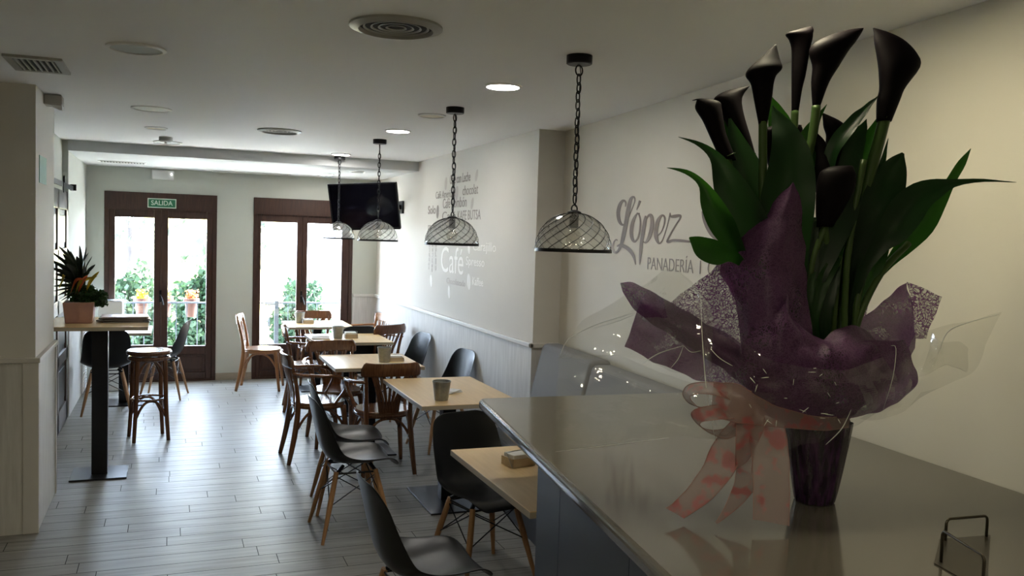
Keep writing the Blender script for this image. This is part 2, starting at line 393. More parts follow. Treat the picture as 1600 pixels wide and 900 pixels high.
# wainscot panels and their rails
def wains(n, x0, x1, y0, y1, zt, axis, rail=.035):
    pass
struct('trim_2', MB().box(XR-.012, XR, 5.73, YB, 0, 1.005), M['wainscot'])
struct('trim_3', MB().box(XR-.03, XR, 5.70, YB, 1.005, 1.04), M['wain_trim'], bevel=.006)
struct('trim_4', MB().box(XR-.012, lx(5.73), 5.718, 5.73, 0, 1.005), M['wainscot'])
struct('trim_5', MB().box(XR-.03, lx(5.73), 5.70, 5.73, 1.005, 1.04), M['wain_trim'], bevel=.006)
struct('trim_6', MB().box(2.125, XR-.012, YB-.012, YB, 0, 1.005), M['wainscot'])
struct('trim_7', MB().box(2.125, XR-.03, YB-.03, YB, 1.005, 1.04), M['wain_trim'], bevel=.006)
struct('trim_8', MB().box(-2.4, -.701, 5.588, 5.6, 0, .99).box(-.713, -.701, 5.6, 6.44, 0, .99), M['wainscot'])
pt = MB()
pt.box(-2.4, -.685, 5.572, 5.6, .99, 1.018).box(-.713, -.685, 5.6, 6.455, .99, 1.018)
pt.box(-.775, -.693, 5.58, 5.588, 0, .99).box(-.701, -.693, 5.588, 5.60, 0, .99).box(-.701, -.693, 6.40, 6.44, 0, .99)
struct('trim_9', pt, M['wain_trim'], bevel=.003)
struct('trim_10', MB().box(XL, XL+.012, 9.0, YB, 0, 1.0).box(XL, XL+.03, 9.0, YB, 1.0, 1.035), M['wainscot'])
struct('baseboard_back', MB().box(D1[1]+.0, D2[0]-.0, YB-.015, YB, 0, .085), mat('baseboard_wood', (.30, .265, .21), .5, var=.15, stretch=(1, 1, 9)), bevel=.003)
struct('baseboard_left', MB().box(XL-.05, XL-.03, 8.9, 9.0, 0, .09), M['vent_metal'])

# ------------------------------------------------------------------ balcony doors
def french_door(n, x0, x1, zt, leafs):
    """leafs: glass rectangles (x0,x1,z0,z1) measured on the photograph"""
    fr = MB(); y0, y1 = YB-.01, YB+.07
    fr.box(x0, x0+.045, y0, y1, 0, zt).box(x1-.045, x1, y0, y1, 0, zt).box(x0, x1, y0-.01, y1, zt-.195, zt)
    root = struct('door_%d' % n, fr, M['brown_frame'], bevel=.004)
    link('lintel_moulding', MB().box(x0, x1, y0-.016, y0-.009, zt-.20, zt-.185), M['brown_frame'], root)
    link('threshold', MB().box(x0+.045, x1-.045, y0, y1+.2, -.01, .02), M['brown_frame'], root)
    xm = (leafs[0][1]+leafs[1][0])/2
    for i, (a, b, z0, z1) in enumerate(leafs):
        l0 = x0+.045 if i == 0 else xm; l1 = xm if i == 0 else x1-.045
        mb = MB(); ya, yb = YB+.0, YB+.05; bt = .10
        mb.box(l0, a, ya, yb, .02, zt-.197).box(b, l1, ya, yb, .02, zt-.197)
        mb.box(a, b, ya, yb, z1, zt-.197).box(a, b, ya, yb, .02, bt).box(a, b, ya, yb, z0-.10, z0)
        lf = link('door_leaf', mb, M['brown_frame'], root, bevel=.006)
        link('kick_panel', MB().box(a, b, ya+.015, ya+.03, bt, z0-.10).box(a+.03, b-.03, ya+.006, ya+.015, bt+.03, z0-.13), M['brown_frame'], lf, bevel=.005)
        link('glass_pane', MB().box(a-.005, b+.005, YB+.022, YB+.028, z0-.005, z1+.005), M['glass'], lf)
    hx = xm-.005
    hb = MB(); hb.box(hx-.012, hx+.012, YB-.012, YB, .93, 1.07); hb.tube([(hx, YB-.01, 1.01), (hx, YB-.05, 1.01), (hx+.012, YB-.055, .985), (hx+.035, YB-.055, .90)], .008, 8)
    link('door_handle', hb, M['black_metal'], root)
    return root
french_door(1, D1[0], D1[1], D1[2], [(-.586, -.177, .43, 1.90), (-.024, .394, .415, 1.90)])
french_door(2, D2[0], D2[1], D2[2], [(1.012, 1.435, .42, 1.90), (1.562, 1.98, .42, 1.90)])
# exit sign over the left door
t = thing('exit_sign', 'green and white SALIDA exit sign over the left balcony door', 'sign', (-.095, YB-.022, 2.07))
link('sign_plate', MB().box(-.153, .153, -.002, 0, -.054, .054), M['sign_white'], t)
link('green_field', MB().box(-.143, .143, -.004, -.002, -.044, .044), M['sign_green'], t)
text_mesh('lettering', 'SALIDA', M['sign_white'], t, (-.115, -.004, -.024), (1, 0, 0), (0, 0, 1), .23, .055, bold=.012)
# emergency light
t = thing('emergency_light', 'white emergency light box under the ceiling above the left door', 'lamp', (-.088, YB, 2.395))
link('housing', MB().box(-.12, .12, -.045, 0, -.054, .054), M['white_plastic'], t, bevel=.012, segs=3)
link('indicator', MB().lathe([(.004, 0), (.004, .003)], 8, (.09, -.047, .01)), M['lamp_on'], t)

# ------------------------------------------------------------------ outside
setp(link('balcony_floor', MB().box(-1.6, 3.2, YB+.3, 12.0, -.25, -.1), M['balcony']), kind='structure')
YR = 11.75
t = thing('balcony_railing', 'thin grey metal balcony railing outside the two glazed doors', 'railing', (0, YR, -.1))
link('top_rail', MB().box(-1.6, 3.2, -.015, .015, .945, .965).box(-1.6, 3.2, -.012, .012, .06, .08), M['rail_metal'], t)
x = -1.55
while x < 3.2:
    link('baluster', MB().box(x-.006, x+.006, -.006, .006, .08, .945), M['rail_metal'], t); x += .125
t = thing('balcony_gate', 'grey upright metal gate leaf seen through the right balcony door', 'gate', (1.28, YR-.2, -.1))
link('gate_post', MB().box(-.025, .025, -.02, .02, 0, 1.0), M['rail_metal'], t)
link('gate_bars', MB().box(-.14, -.13, -.01, .01, 0, 1.0).box(-.14, -.02, -.01, .01, .94, .96).box(-.09, -.08, -.01, .01, 0, .95), M['rail_metal'], t)
potlab = ['terracotta pot with yellow flowers on the balcony rail, left pane of the left door',
          'terracotta pot partly behind the middle stile of the left balcony door',
          'terracotta pot with orange flowers on the balcony rail, right pane of the left door']
for i, (px, lab) in enumerate(zip((221, 258, 299), potlab)):
    p = on_y(px, 484, YR+.04); t = thing('flower_pot', lab, 'flower pot', (p.x, YR+.125, .665), 0, 'terracotta pots on the balcony rail')
    link('pot', MB().lathe([(.055, 0), (.062, .02), (.078, .19), (.098, .195), (.10, .235), (.088, .235), (.08, .2)], 24, cap=True), M['terracotta'], t, smooth=False)
    fl = MB(); r2 = random.Random(i)
    for k in range(160):
        a = r2.uniform(0, 6.28); q = Vector((r2.gauss(0, .03), r2.gauss(0, .03), .22+r2.random()*.12)); s = .02
        u = Vector((r2.gauss(0, 1), r2.gauss(0, 1), r2.gauss(0, 1))).normalized()*s; v = u.orthogonal().normalized()*s*.6
        fl.add([q-u, q-v, q+u, q+v], [(0, 1, 2, 3)])
    setp(link('flowers', fl, M['yellow_leaf'] if i != 2 else M['red_leaf'], t), kind='stuff')
    link('hook_band', MB().tube([(-.07, -.09, .10), (-.07, -.1, .2), (.07, -.1, .2), (.07, -.09, .10)], .004, 6), M['rail_metal'], t)
setp(link('garden_ground', MB().box(-30, 40, 12.0, 60, -1.5, -1.3), M['ground']), kind='structure')
def foliage(n, cx, cy, cz, rx, ry, rz, size, seed):
    r = np.random.default_rng(seed); mb = MB()
    d = r.normal(size=(n, 3)); d /= np.linalg.norm(d, axis=1)[:, None]
    rad = r.random(n)**.35
    lump = 1+.22*np.sin(d[:, 0]*7+seed)*np.cos(d[:, 2]*6+seed*2)
    P = d*(rad*lump)[:, None]*np.array([rx, ry, rz])+np.array([cx, cy, cz])
    U = r.normal(size=(n, 3)); U /= np.linalg.norm(U, axis=1)[:, None]; V = np.cross(U, r.normal(size=(n, 3))); V /= np.linalg.norm(V, axis=1)[:, None]
    s = size*(.6+.8*r.random(n))[:, None]; U = U*s; V = V*s*.55
    vs = np.stack([P-U, P-V, P+U, P+V], 1).reshape(-1, 3)
    mb.v = [tuple(v) for v in vs]; mb.f = [(4*i, 4*i+1, 4*i+2, 4*i+3) for i in range(n)]
    return mb
def bush(name, lab, x, y, zb, rx, ry, rz, n, size, seed, m, trunk=.5, group='garden shrubs'):
    t = thing(name, lab, 'bush' if 'bush' in name else 'tree', (x, y, zb), 0, group)
    link('foliage', foliage(n, 0, 0, trunk+rz*.8, rx, ry, rz, size, seed), m, t)
    link('trunk', MB().tube([(0, 0, 0), (.05, 0, trunk+rz*.7)], .06, 8), M['house_brown'], t)
bush('garden_bush', 'dense green bush behind the railing, right pane of the left door', .60, 14.8, -1.3, .62, .5, 1.12, 7500, .06, 1, M['hedge'])
bush('garden_bush', 'pale green bush behind the railing, left pane of the left door', -.75, 15.8, -1.3, .8, .5, 1.08, 5200, .06, 2, M['hedge2'])
bush('garden_bush', 'green bush between the stiles of the left balcony door, low', -.18, 13.4, -1.3, .36, .3, .80, 3600, .055, 3, M['hedge'])
bush('garden_bush', 'green bush behind the gate, left pane of the right door', 2.02, 14.8, -1.3, .46, .4, 1.0, 4200, .055, 4, M['hedge'])
bush('garden_tree', 'sparse pale tree crown above the bushes in the left balcony door', -.9, 21.5, -1.3, 1.3, .8, .9, 240, .09, 5, M['hedge2'], 2.6)
bush('garden_tree', 'thin leafy tree crown above the bush in the right pane', .95, 17.5, -1.3, .8, .6, .75, 260, .08, 6, M['hedge2'], 2.1)
t = thing('yellow_house', 'pale yellow house far behind the garden with a brown shutter', 'house', (.9, 26, -1.3))
link('wall', MB().box(-1.6, 2.2, 0, 6, 0, 5.2), M['yellow_house'], t)
link('roof', MB().add([(-1.9, -.4, 5.2), (2.5, -.4, 5.2), (2.5, 6.4, 5.2), (-1.9, 6.4, 5.2), (-1.9, 3, 6.4), (2.5, 3, 6.4)], [(0, 1, 5, 4), (2, 3, 4, 5), (0, 4, 3), (1, 2, 5), (0, 3, 2, 1)]), M['terracotta'], t)
q = on_y(303, 388, 26); link('shutter', MB().box(q.x-.9-.28, q.x-.9+.28, -.05, 0, q.z+1.3-.25, q.z+1.3+.25), M['house_brown'], t)
q = on_y(228, 377, 26); link('shutter', MB().box(q.x-.9-.35, q.x-.9+.3, -.05, 0, q.z+1.3-.06, q.z+1.3+.06), M['house_brown'], t)
t = thing('white_house', 'bright white rendered house wall seen in the right balcony door', 'house', (4.3, 17, -1.3))
link('wall', MB().box(-1.7, 3, 0, 5, 0, 6), M['white_house'], t)
q = on_y(526, 395, 17); link('window', MB().box(q.x-4.3-.1, q.x-4.3+.12, -.04, 0, q.z+1.3-.3, q.z+1.3+.35), mat('pale_grey_window', (.3, .3, .32), .4), t)

# ------------------------------------------------------------------ ceiling fittings
def disc_light(px, py, z, r, lit, lab, name='downlight', cat='ceiling light', mt=None, grp='round ceiling downlights'):
    p = on_z(px, py, z); t = thing(name, lab, cat, (p.x, p.y, z), 0, grp)
    link('rim', MB().lathe([(r, 0), (r, -.006), (r*.86, -.010), (r*.84, -.002), (r*.84, 0)], 40), M['white_plastic'], t)
    link('diffuser', MB().lathe([(r*.84, -.003), (r*.84, -.006)], 40), mt or (M['lamp_on'] if lit else M['frosted']), t)
    return t
disc_light(786, 134, ZC, .098, 1, 'lit round downlight left of the nearest pendant lamp')
disc_light(622, 204, ZC, .098, 1, 'lit round downlight between the second and third pendant lamps')
disc_light(533, 240.8, ZC, .098, 1, 'lit round downlight just in front of the ceiling step, above the television')
disc_light(509, 272, ZS, .098, 1, 'lit round downlight in the dropped ceiling by the balcony wall')
disc_light(237, 169.5, ZC, .125, 0, 'unlit round downlight on the left of the ceiling, in front of the smoke sensor')
disc_light(262, 222, ZC, .125, 0, 'unlit round downlight on the left just in front of the ceiling step')
disc_light(213, 75, ZC, .125, 0, 'round grey ceiling speaker with a white rim, nearest on the left', 'ceiling_speaker', 'speaker', mat('speaker_grille', (.34, .36, .36), .6, var=.3, scale=300), 'ceiling speakers')
disc_light(675, 180, ZC, .09, 0, 'cream round ceiling plate left of the second pendant lamp', 'ceiling_plate', 'ceiling plate', M['cream'], 'round ceiling plates')
disc_light(558, 268, ZS, .08, 0, 'grey round plate in the dropped ceiling above the television', 'ceiling_plate', 'ceiling plate', M['grey_plastic'], 'round ceiling plates')
disc_light(244, 199.5, ZC, .085, 0, 'small cream ringed downlight behind the unlit one on the left', 'spot_ring', 'ceiling light', M['cream'], 'small ringed spots')
# next lamp of the row, over the counter; the others are unseen added fill
for k, (x, y) in enumerate(((1.58, 2.03), (.9, -1.2), (-.7, -.4), (-.4, .8))):
    t = thing('downlight', 'unseen warm downlight for the counter wall and added front fill', 'ceiling light', (x, y, ZC), 0, 'round ceiling downlights')
    link('rim', MB().lathe([(.1, 0), (.1, -.006), (.085, -.01), (.084, 0)], 32), M['white_plastic'], t)
    link('diffuser', MB().lathe([(.084, -.003), (.084, -.006)], 32), M['lamp_warm'], t)
def round_diffuser(px, py, R, lab):
    p = on_z(px, py, ZC); t = thing('round_air_diffuser', lab, 'air vent', (p.x, p.y, ZC), 0, 'round ceiling air diffusers')
    link('rim', MB().lathe([(R, 0), (R, -.008), (R*.80, -.018), (R*.78, -.004), (R*.78, 0)], 48), M['vent_metal'], t, smooth=False)
    link('recess', MB().lathe([(R*.79, -.001), (R*.79, -.003)], 40), M['dark_void'], t)
    for k in range(4):
        r = R*(.66-.16*k); link('cone_ring', MB().lathe([(r, -.004), (r+R*.02, -.008), (r+R*.05, -.008), (r+R*.03, -.004)], 40, cap=False), M['vent_metal'], t)
round_diffuser(619, 41, .175, 'large round air diffuser with concentric rings at the top of the ceiling')
round_diffuser(437, 204, .165, 'round air diffuser with rings farther back, above the lone chair')
# rectangular vent, left
p = on_z(59, 99, ZC); t = thing('ceiling_vent', 'square slatted vent in the ceiling above the left pillar', 'air vent', (-.61, 4.87, ZC))
link('frame', MB().box(-.125, .125, -.20, -.16, -.012, 0).box(-.125, .125, .16, .20, -.012, 0).box(-.125, -.09, -.16, .16, -.012, 0).box(.09, .125, -.16, .16, -.012, 0), M['vent_metal'], t)
link('recess', MB().box(-.09, .09, -.16, .16, -.003, -.001), M['dark_void'], t)
for k in range(7):
    x = -.078+.026*k; link('slat', MB().bar((x, -.16, -.007), (x, .16, -.007), .006, .012), M['vent_metal'], t)
t = thing('ceiling_vent', 'slatted vent in the dropped ceiling near the left balcony door', 'air vent', (-.475, 10.05, ZS), 0)
link('frame', MB().box(-.23, .23, -.085, -.07, -.008, 0).box(-.23, .23, .07, .085, -.008, 0).box(-.23, -.215, -.07, .07, -.008, 0).box(.215, .23, -.07, .07, -.008, 0), M['white_plastic'], t)
link('recess', MB().box(-.215, .215, -.07, .07, -.003, -.001), M['grey_plastic'], t)
for k in range(15):
    x = -.2+.0286*k; link('slat', MB().box(x-.005, x+.005, -.07, .07, -.008, -.003), M['dark_void'], t)
t = thing('slot_vent', 'long narrow slot vent in the dropped ceiling above the right balcony door', 'air vent', (.87, 10.66, ZS), 0)
link('frame', MB().box(-.44, .44, -.06, .06, -.006, 0), M['white_plastic'], t)
link('slot', MB().box(-.42, .42, -.035, .035, -.009, -.006), M['grey_plastic'], t)
t = thing('smoke_sensor', 'small round grey smoke sensor on the ceiling before the step', 'sensor', (-.045, 8.1, ZC))
link('body', MB().lathe([(.055, 0), (.055, -.03), (.042, -.042)], 28), M['grey_plastic'], t); link('lens', MB().lathe([(.012, -.042), (.01, -.055)], 12), M['white_plastic'], t)
p = on_x(86, 152, -.60); t = thing('alarm_siren', 'grey box sensor high on the pillar just under the ceiling', 'sensor', (-.66, 5.98, 2.53))
link('housing', MB().box(-.053, .045, -.06, .06, -.035, .028), M['grey_plastic'], t, bevel=.008)
link('lens', MB().add([(-.02, -.05, -.035), (.045, -.05, -.035), (.045, .05, -.035), (-.02, .05, -.035), (.03, -.03, -.06), (.045, -.03, -.06), (.045, .03, -.06), (.03, .03, -.06)], [(4, 5, 6, 7), (0, 1, 5, 4), (1, 2, 6, 5), (2, 3, 7, 6), (3, 0, 4, 7)]), M['white_plastic'], t)
t = thing('evacuation_sign', 'small pale green notice high on the side of the pillar', 'sign', (-.713, 5.89, 2.10))
link('sign_plate', MB().box(0, .003, -.15, .15, -.08, .08), mat('pale_green_card', (.16, .36, .26), .5, var=.25, scale=18), t)

# ------------------------------------------------------------------ pendant lamps
def link_loop(mb, c, rx, rz, r, turn):
    pts = []
    for k in range(16):
        a = 2*math.pi*k/16; x = rx*math.cos(a); z = rz*math.sin(a)
        z += (rz*.35)*(1 if z > 0 else -1)*abs(math.sin(a))**.3*.0
        pts.append(Vector((x*math.cos(turn), x*math.sin(turn), z))+Vector(c))
    mb.tube(pts, r, 6, True)
def make_pendant(lab):
    t = thing('pendant_lamp', lab, 'pendant lamp', (0, 0, ZC), 0, 'pendant lamps over the tables')
    link('ceiling_rose', MB().lathe([(.055, 0), (.055, -.034), (.05, -.037)], 32), M['black_metal'], t)
    ch = MB(); link_loop(ch, (0, 0, -.062), .02, .022, .0035, .3)
    z = -.10; k = 0
    while z > -.635:
        link_loop(ch, (.002*math.sin(k*2), 0, z), .0105, .0235, .0032, (k % 2)*1.5708+.4); z -= .036; k += 1
    link_loop(ch, (0, 0, -.648), .015, .017, .0035, .2)
    link('chain', ch, M['black_metal'], t, smooth=True)
    link('cable', MB().tube([(.006+.004*math.sin(i*1.3), .006*math.cos(i*.9), -.04-.0315*i) for i in range(20)], .0022, 6), M['black_metal'], t)
    R, H0, H1 = .163, -.825, -.665
    prof = []
    for k in range(17):
        a = math.radians(4+86*k/16); prof.append((R*math.sin(a)**.92, H0+(H1-H0)*math.cos(a)))
    n = 96; rows = []
    for r, zz in prof:
        tw = (zz-H0)/(H1-H0)*1.5
        rows.append([Vector(((r*(1-.035*abs(math.sin((a-tw)*8))))*math.cos(a), (r*(1-.035*abs(math.sin((a-tw)*8))))*math.sin(a), zz)) for a in [2*math.pi*j/n for j in range(n+1)]])
    link('glass_shade', MB().grid(rows), M['dome_glass'], t, smooth=True)
    wr = MB()
    for j in range(16):
        pts = []
        for k in range(0, 17):
            r, zz = prof[k]; tw = (zz-H0)/(H1-H0)*1.5+2*math.pi*j/16
            pts.append(((r+.002)*math.cos(tw), (r+.002)*math.sin(tw), zz))
        wr.tube(pts, .0016, 5)
    link('wire_cage', wr, M['black_metal'], t)
    rg = MB(); rg.lathe([(R+.004, H0+.006), (R+.004, H0-.008), (R-.012, H0-.008), (R-.012, H0-.003), (R, H0+.006)], 64, cap=False)
    link('rim_ring', rg, M['black_metal'], t)
    link('cap', MB().lathe([(.012, H1+.012), (.03, H1+.004), (.032, H1-.006), (.02, H1-.008), (.02, H1-.06), (.017, H1-.065)], 24), M['black_metal'], t)
    bp = [(.013, H1-.062)]+[(max(.004, .034*math.sin(math.radians(20+158*k/12))), H1-.062-.008-.036*(1-math.cos(math.radians(20+158*k/12)))) for k in range(13)]
    link('bulb', MB().lathe(bp, 24), M['bulb_glass'], t, smooth=True)
    return t
pend = make_pendant('nearest glass dome pendant lamp on a black chain, left of the shop logo')
pend.location = (1.61, 3.40, ZC)
dup(pend, (1.597, 5.10, ZC), .5, 'second nearest glass pendant lamp, in front of the cafe word wall')
dup(pend, (1.59, 7.116, ZC), 1.1, 'third glass pendant lamp from the viewer, in front of the television')
dup(pend, (1.575, 8.86, ZC), 1.9, 'farthest glass pendant lamp, in front of the right balcony door')

# ------------------------------------------------------------------ television
TL = on_y(512, 288, 9.50); TR = on_y(619, 285, 9.10); BL = on_y(520, 360, 9.60)
a = (TR-TL); wv = a.length; a.normalize(); b = (TL-BL); b = b-a*b.dot(a); hv = b.length; b.normalize(); nrm = a.cross(b)
ctr = (TL+TR+BL+(TR+BL-TL))/4
mx = Matrix(((a.x, nrm.x, b.x, 0), (a.y, nrm.y, b.y, 0), (a.z, nrm.z, b.z, 0), (0, 0, 0, 1)))
t = thing('television', 'black flat television angled down from the right wall near the ceiling', 'television', ctr)
link('casing', MB().box(-wv/2, wv/2, -.045, -.008, -hv/2, hv/2, mx), M['black_plastic'], t, bevel=.006)
link('bezel', MB().box(-wv/2, wv/2, -.008, .004, hv/2-.014, hv/2, mx).box(-wv/2, wv/2, -.008, .004, -hv/2, -hv/2+.022, mx).box(-wv/2, -wv/2+.014, -.008, .004, -hv/2+.022, hv/2-.014, mx).box(wv/2-.014, wv/2, -.008, .004, -hv/2+.022, hv/2-.014, mx), M['black_metal'], t)
link('screen', MB().box(-wv/2+.013, wv/2-.013, -.008, 0, -hv/2+.021, hv/2-.013, mx), M['screen'], t)
wp = Vector((XR, 9.62, ctr.z+.02))-ctr
link('wall_bracket', MB().box(wp.x-.02, wp.x, wp.y-.08, wp.y+.08, wp.z-.07, wp.z+.07).bar(wp-Vector((.02, 0, 0)), mx @ Vector((0, -.05, .02)), .04, .05), M['black_metal'], t)

# ------------------------------------------------------------------ wall lettering
t = thing('word_cloud_decal', 'coffee word lettering and coffee beans on the far right wall', 'wall lettering', (XR, 7.5, 1.8))
def word(txt, ax, ay, bx, by, h, m, bold=0.0, z=None):
    p = on_x(ax, ay, XR); q = on_x(bx, by, XR)
    text_mesh('lettering', txt, M[m], t, (0, p.y-7.5, (z if z else (p.z+q.z)/2)-1.8), (0, -1, 0), (0, 0, 1), p.y-q.y, h, bold=bold)
word('Café con Leche', 703, 288, 735, 283, .085, 'decal_grey', .01)
word('chocolat', 723, 306, 747, 302, .085, 'decal_grey', 0)
word('Café Americano', 681, 310, 713, 308, .07, 'decal_grey', 0)
word('Café Bombón', 692, 326, 729, 323, .095, 'decal_grey', 0)
word('Solo', 669, 335, 681, 334, .085, 'decal_grey', .02)
word('Café', 691, 345, 712, 344, .085, 'decal_grey', 0)
word('KAFE BUTSA', 715, 344, 751, 343, .085, 'decal_grey', 0)
word('mokachino', 669, 360, 706, 360, .08, 'decal_grey', 0)
word('Café', 689, 425, 724, 429, .24, 'decal_white', 0)
word('Carajillo', 739, 396, 775, 398, .10, 'decal_white', 0)
word('Spresso', 728, 419, 757, 421, .10, 'decal_white', .005)
word('Chocolateado', 698, 444, 727, 447, .055, 'decal_pale', 0)
word('Kaffee', 738, 446, 755, 447, .07, 'decal_white', .015)
for k, (px, zz) in enumerate(((672, 1.45), (677, 1.43), (682, 1.45))):
    p = on_x(px, 400, XR); bm_ = text_mesh('lettering', ('cappuccino', 'capuccino', 'cortado')[k], M['decal_pale'], t, (0, p.y-7.5, zz-1.8), (0, 0, 1), (0, 1, 0), .42, .055)
def bean(px, py, h, m, lean=.25):
    p = on_x(px, py, XR); mb = MB(); n = 20
    for side in (-1, 1):
        vs = []
        for k in range(n+1):
            a = math.pi*k/n; yy = side*(.30*h*math.sin(a))+side*.02*h; zz = h/2*math.cos(a)
            vs.append((-.002, -(yy+lean*zz), zz))
        for k in range(n+1):
            a = math.pi*(n-k)/n; yy = side*.02*h+.06*h*math.sin(2*a); zz = h/2*math.cos(a); vs.append((-.002, -(yy+lean*zz), zz))
        mb.add([(v[0], v[1]+p.y-7.5, v[2]+p.z-1.8) for v in vs], [tuple(range(len(vs)))])
    link('coffee_bean', mb, M[m], t, solid=.001)
for bnx in ((745, 274, .10, 'decal_pale', .3), (697, 287, .12, 'decal_pale', .1), (714, 302, .13, 'decal_pale', .1), (738, 318, .10, 'decal_pale', .3), (684, 331, .13, 'decal_grey', .05),
            (733, 388, .10, 'decal_white', -.2), (674, 439, .12, 'decal_white', -.2), (733, 440, .14, 'decal_white', -.15), (702, 456, .12, 'decal_white', -.15)): bean(*bnx)

LP0 = Vector((lx(4.2), 4.2, 1.8))
def on_l(px, py):
    d = ray(px, py); return CAM + d*((LP0-CAM).dot(LN)/d.dot(LN))
t = thing('logo_decal', 'brown script López logo with PANADERÍA and coffee cup line on the side wall', 'wall lettering', LP0)
def brush(strokes, m, name):
    mb = MB()
    for st in strokes:
        C = catmull([(a, b, h) for a, b, h in st], max(8, len(st)*6)); L = []; Rr = []
        for i, c in enumerate(C):
            a = C[max(i-1, 0)]; b = C[min(i+1, len(C)-1)]; d = Vector((b.x-a.x, b.y-a.y)); d = d.normalized() if d.length > 1e-6 else Vector((1, 0)); nn = Vector((-d.y, d.x))*c.z*.78
            L.append(on_l(900+(c.x+nn.x)/5, 280+(c.y+nn.y)/5)-LP0-LN*.002); Rr.append(on_l(900+(c.x-nn.x)/5, 280+(c.y-nn.y)/5)-LP0-LN*.002)
        mb.grid([L, Rr])
    link(name, mb, M[m], t, solid=.001)
brush([
    [(388, 215, 4), (390, 180, 8), (370, 168, 12), (345, 200, 16), (332, 260, 18), (340, 325, 16), (365, 357, 10), (395, 340, 6), (420, 280, 5), (445, 220, 4), (462, 165, 5), (452, 138, 9), (430, 160, 16), (410, 240, 20), (395, 330, 20), (375, 430, 20), (355, 510, 14), (330, 560, 10), (305, 572, 10), (290, 540, 10), (297, 495, 8), (315, 472, 6), (326, 480, 4)],
    [(322, 525, 6), (350, 515, 14), (390, 530, 18), (430, 565, 18), (455, 610, 12), (466, 668, 3)],
    [(503, 168, 12), (492, 200, 10), (476, 240, 3)],
    [(500, 268, 5), (475, 275, 8), (448, 330, 16), (435, 400, 18), (440, 460, 16), (460, 488, 10), (485, 460, 8), (500, 400, 8), (505, 330, 8), (495, 280, 7), (478, 262, 4)],
    [(545, 285, 6), (540, 330, 16), (525, 420, 18), (512, 510, 16), (505, 590, 13), (498, 668, 3)],
    [(535, 350, 4), (560, 295, 8), (585, 280, 14), (597, 320, 18), (592, 390, 19), (570, 460, 16), (545, 495, 8), (525, 485, 4)],
    [(640, 440, 4), (670, 410, 5), (692, 350, 7), (695, 300, 8), (675, 283, 10), (645, 320, 17), (628, 390, 19), (628, 455, 17), (648, 500, 9), (672, 485, 5), (695, 430, 4), (718, 350, 4), (738, 262, 4)],
    [(738, 262, 3), (742, 290, 10), (775, 290, 17), (815, 285, 12), (812, 310, 6), (780, 360, 6), (745, 420, 7), (715, 480, 8), (725, 490, 12), (760, 478, 12), (820, 480, 13), (880, 487, 11), (960, 492, 10), (1060, 495, 9), (1200, 500, 8)],
    [(992, 250, 10), (1002, 310, 14), (1030, 380, 17), (1070, 440, 18), (1120, 470, 16), (1200, 478, 12), (1290, 440, 12), (1330, 360, 12), (1345, 250, 9)],
    [(1045, 250, 5), (1052, 320, 7), (1080, 380, 9), (1120, 420, 10), (1180, 430, 8)],
], 'decal_brown', 'script_lettering')
p = on_l(1012, 417.5)-LP0; q = on_l(1078, 423)-LP0
text_mesh('lettering', 'PANADERÍA  I  CAFETERÍA', M['decal_grey'], t, p-LN*.0005+Vector((0, 0, -.012)), -LD, (0, 0, 1), (p-q).length*2.36, .088, bold=-.012)

# ------------------------------------------------------------------ counter, banquette
ZT = 1.075
def cx(y): return .974 + (y-1.58)*.1395
poly = [(cx(-.6), -.6), (lx(-.6)-.002, -.6), (lx(3.5)-.002, 3.52)]
poly += [(cx(3.58)+.045-.0+.045*math.cos(math.radians(a))*1.0, 3.58-.045+.045*math.sin(math.radians(a))) for a in range(90, 181, 15)]
t = thing('bar_counter', 'taupe stone counter with rounded front corner under the flower bouquet', 'counter', (0, 0, 0))
link('worktop', MB().prism(poly, ZT-.045, ZT), M['counter'], t, bevel=.016, segs=4)
bd = MB(); ys = [2.70, 2.435, 1.845, 1.245, .645, .045, -.6]
for y1, y0 in zip(ys[:-1], ys[1:]):
    bd.prism([(cx(y0)+.045, y0+.003), (lx(y0)-.004, y0+.003), (lx(y1)-.004, y1-.0), (cx(y1)+.045, y1-.0)], 0.0, ZT-.045)
link('front_panel', bd, M['counter_body'], t)
t = thing('banquette', 'grey upholstered banquette against the side wall behind the counter', 'sofa', (lx(4.7), 4.7, 0))
def loc(s, off, z): p = LD*s - LN*off; return (p.x, p.y, z)
sm = MB()
def lprism(s0, s1, offs, zs):
    """section (off,z) list extruded along the wall"""
    n = len(offs); vs = [loc(s, o, z) for s in (s0, s1) for o, z in zip(offs, zs)]
    return vs, [tuple(range(n))[::-1], tuple(range(n, 2*n))]+[(i, (i+1) % n, n+(i+1) % n, n+i) for i in range(n)]
vs, fs = lprism(-1.0, .95, [.004, .55, .55, .004], [0, 0, .34, .34]); link('base', MB().add(vs, fs), M['counter_body'], t)
vs, fs = lprism(-1.0, .95, [.006, .57, .57, .006], [.34, .34, .46, .46]); link('seat_cushion', MB().add(vs, fs), M['upholstery'], t, bevel=.03, segs=4)
for s0, s1, zt in ((.03, .93, 1.05), (-1.0, .02, 1.03)):
    vs, fs = lprism(s0, s1, [.02, .30, .16, .02], [.46, .46, zt, zt]); link('back_cushion', MB().add(vs, fs), M['upholstery'], t, bevel=.03, segs=4)

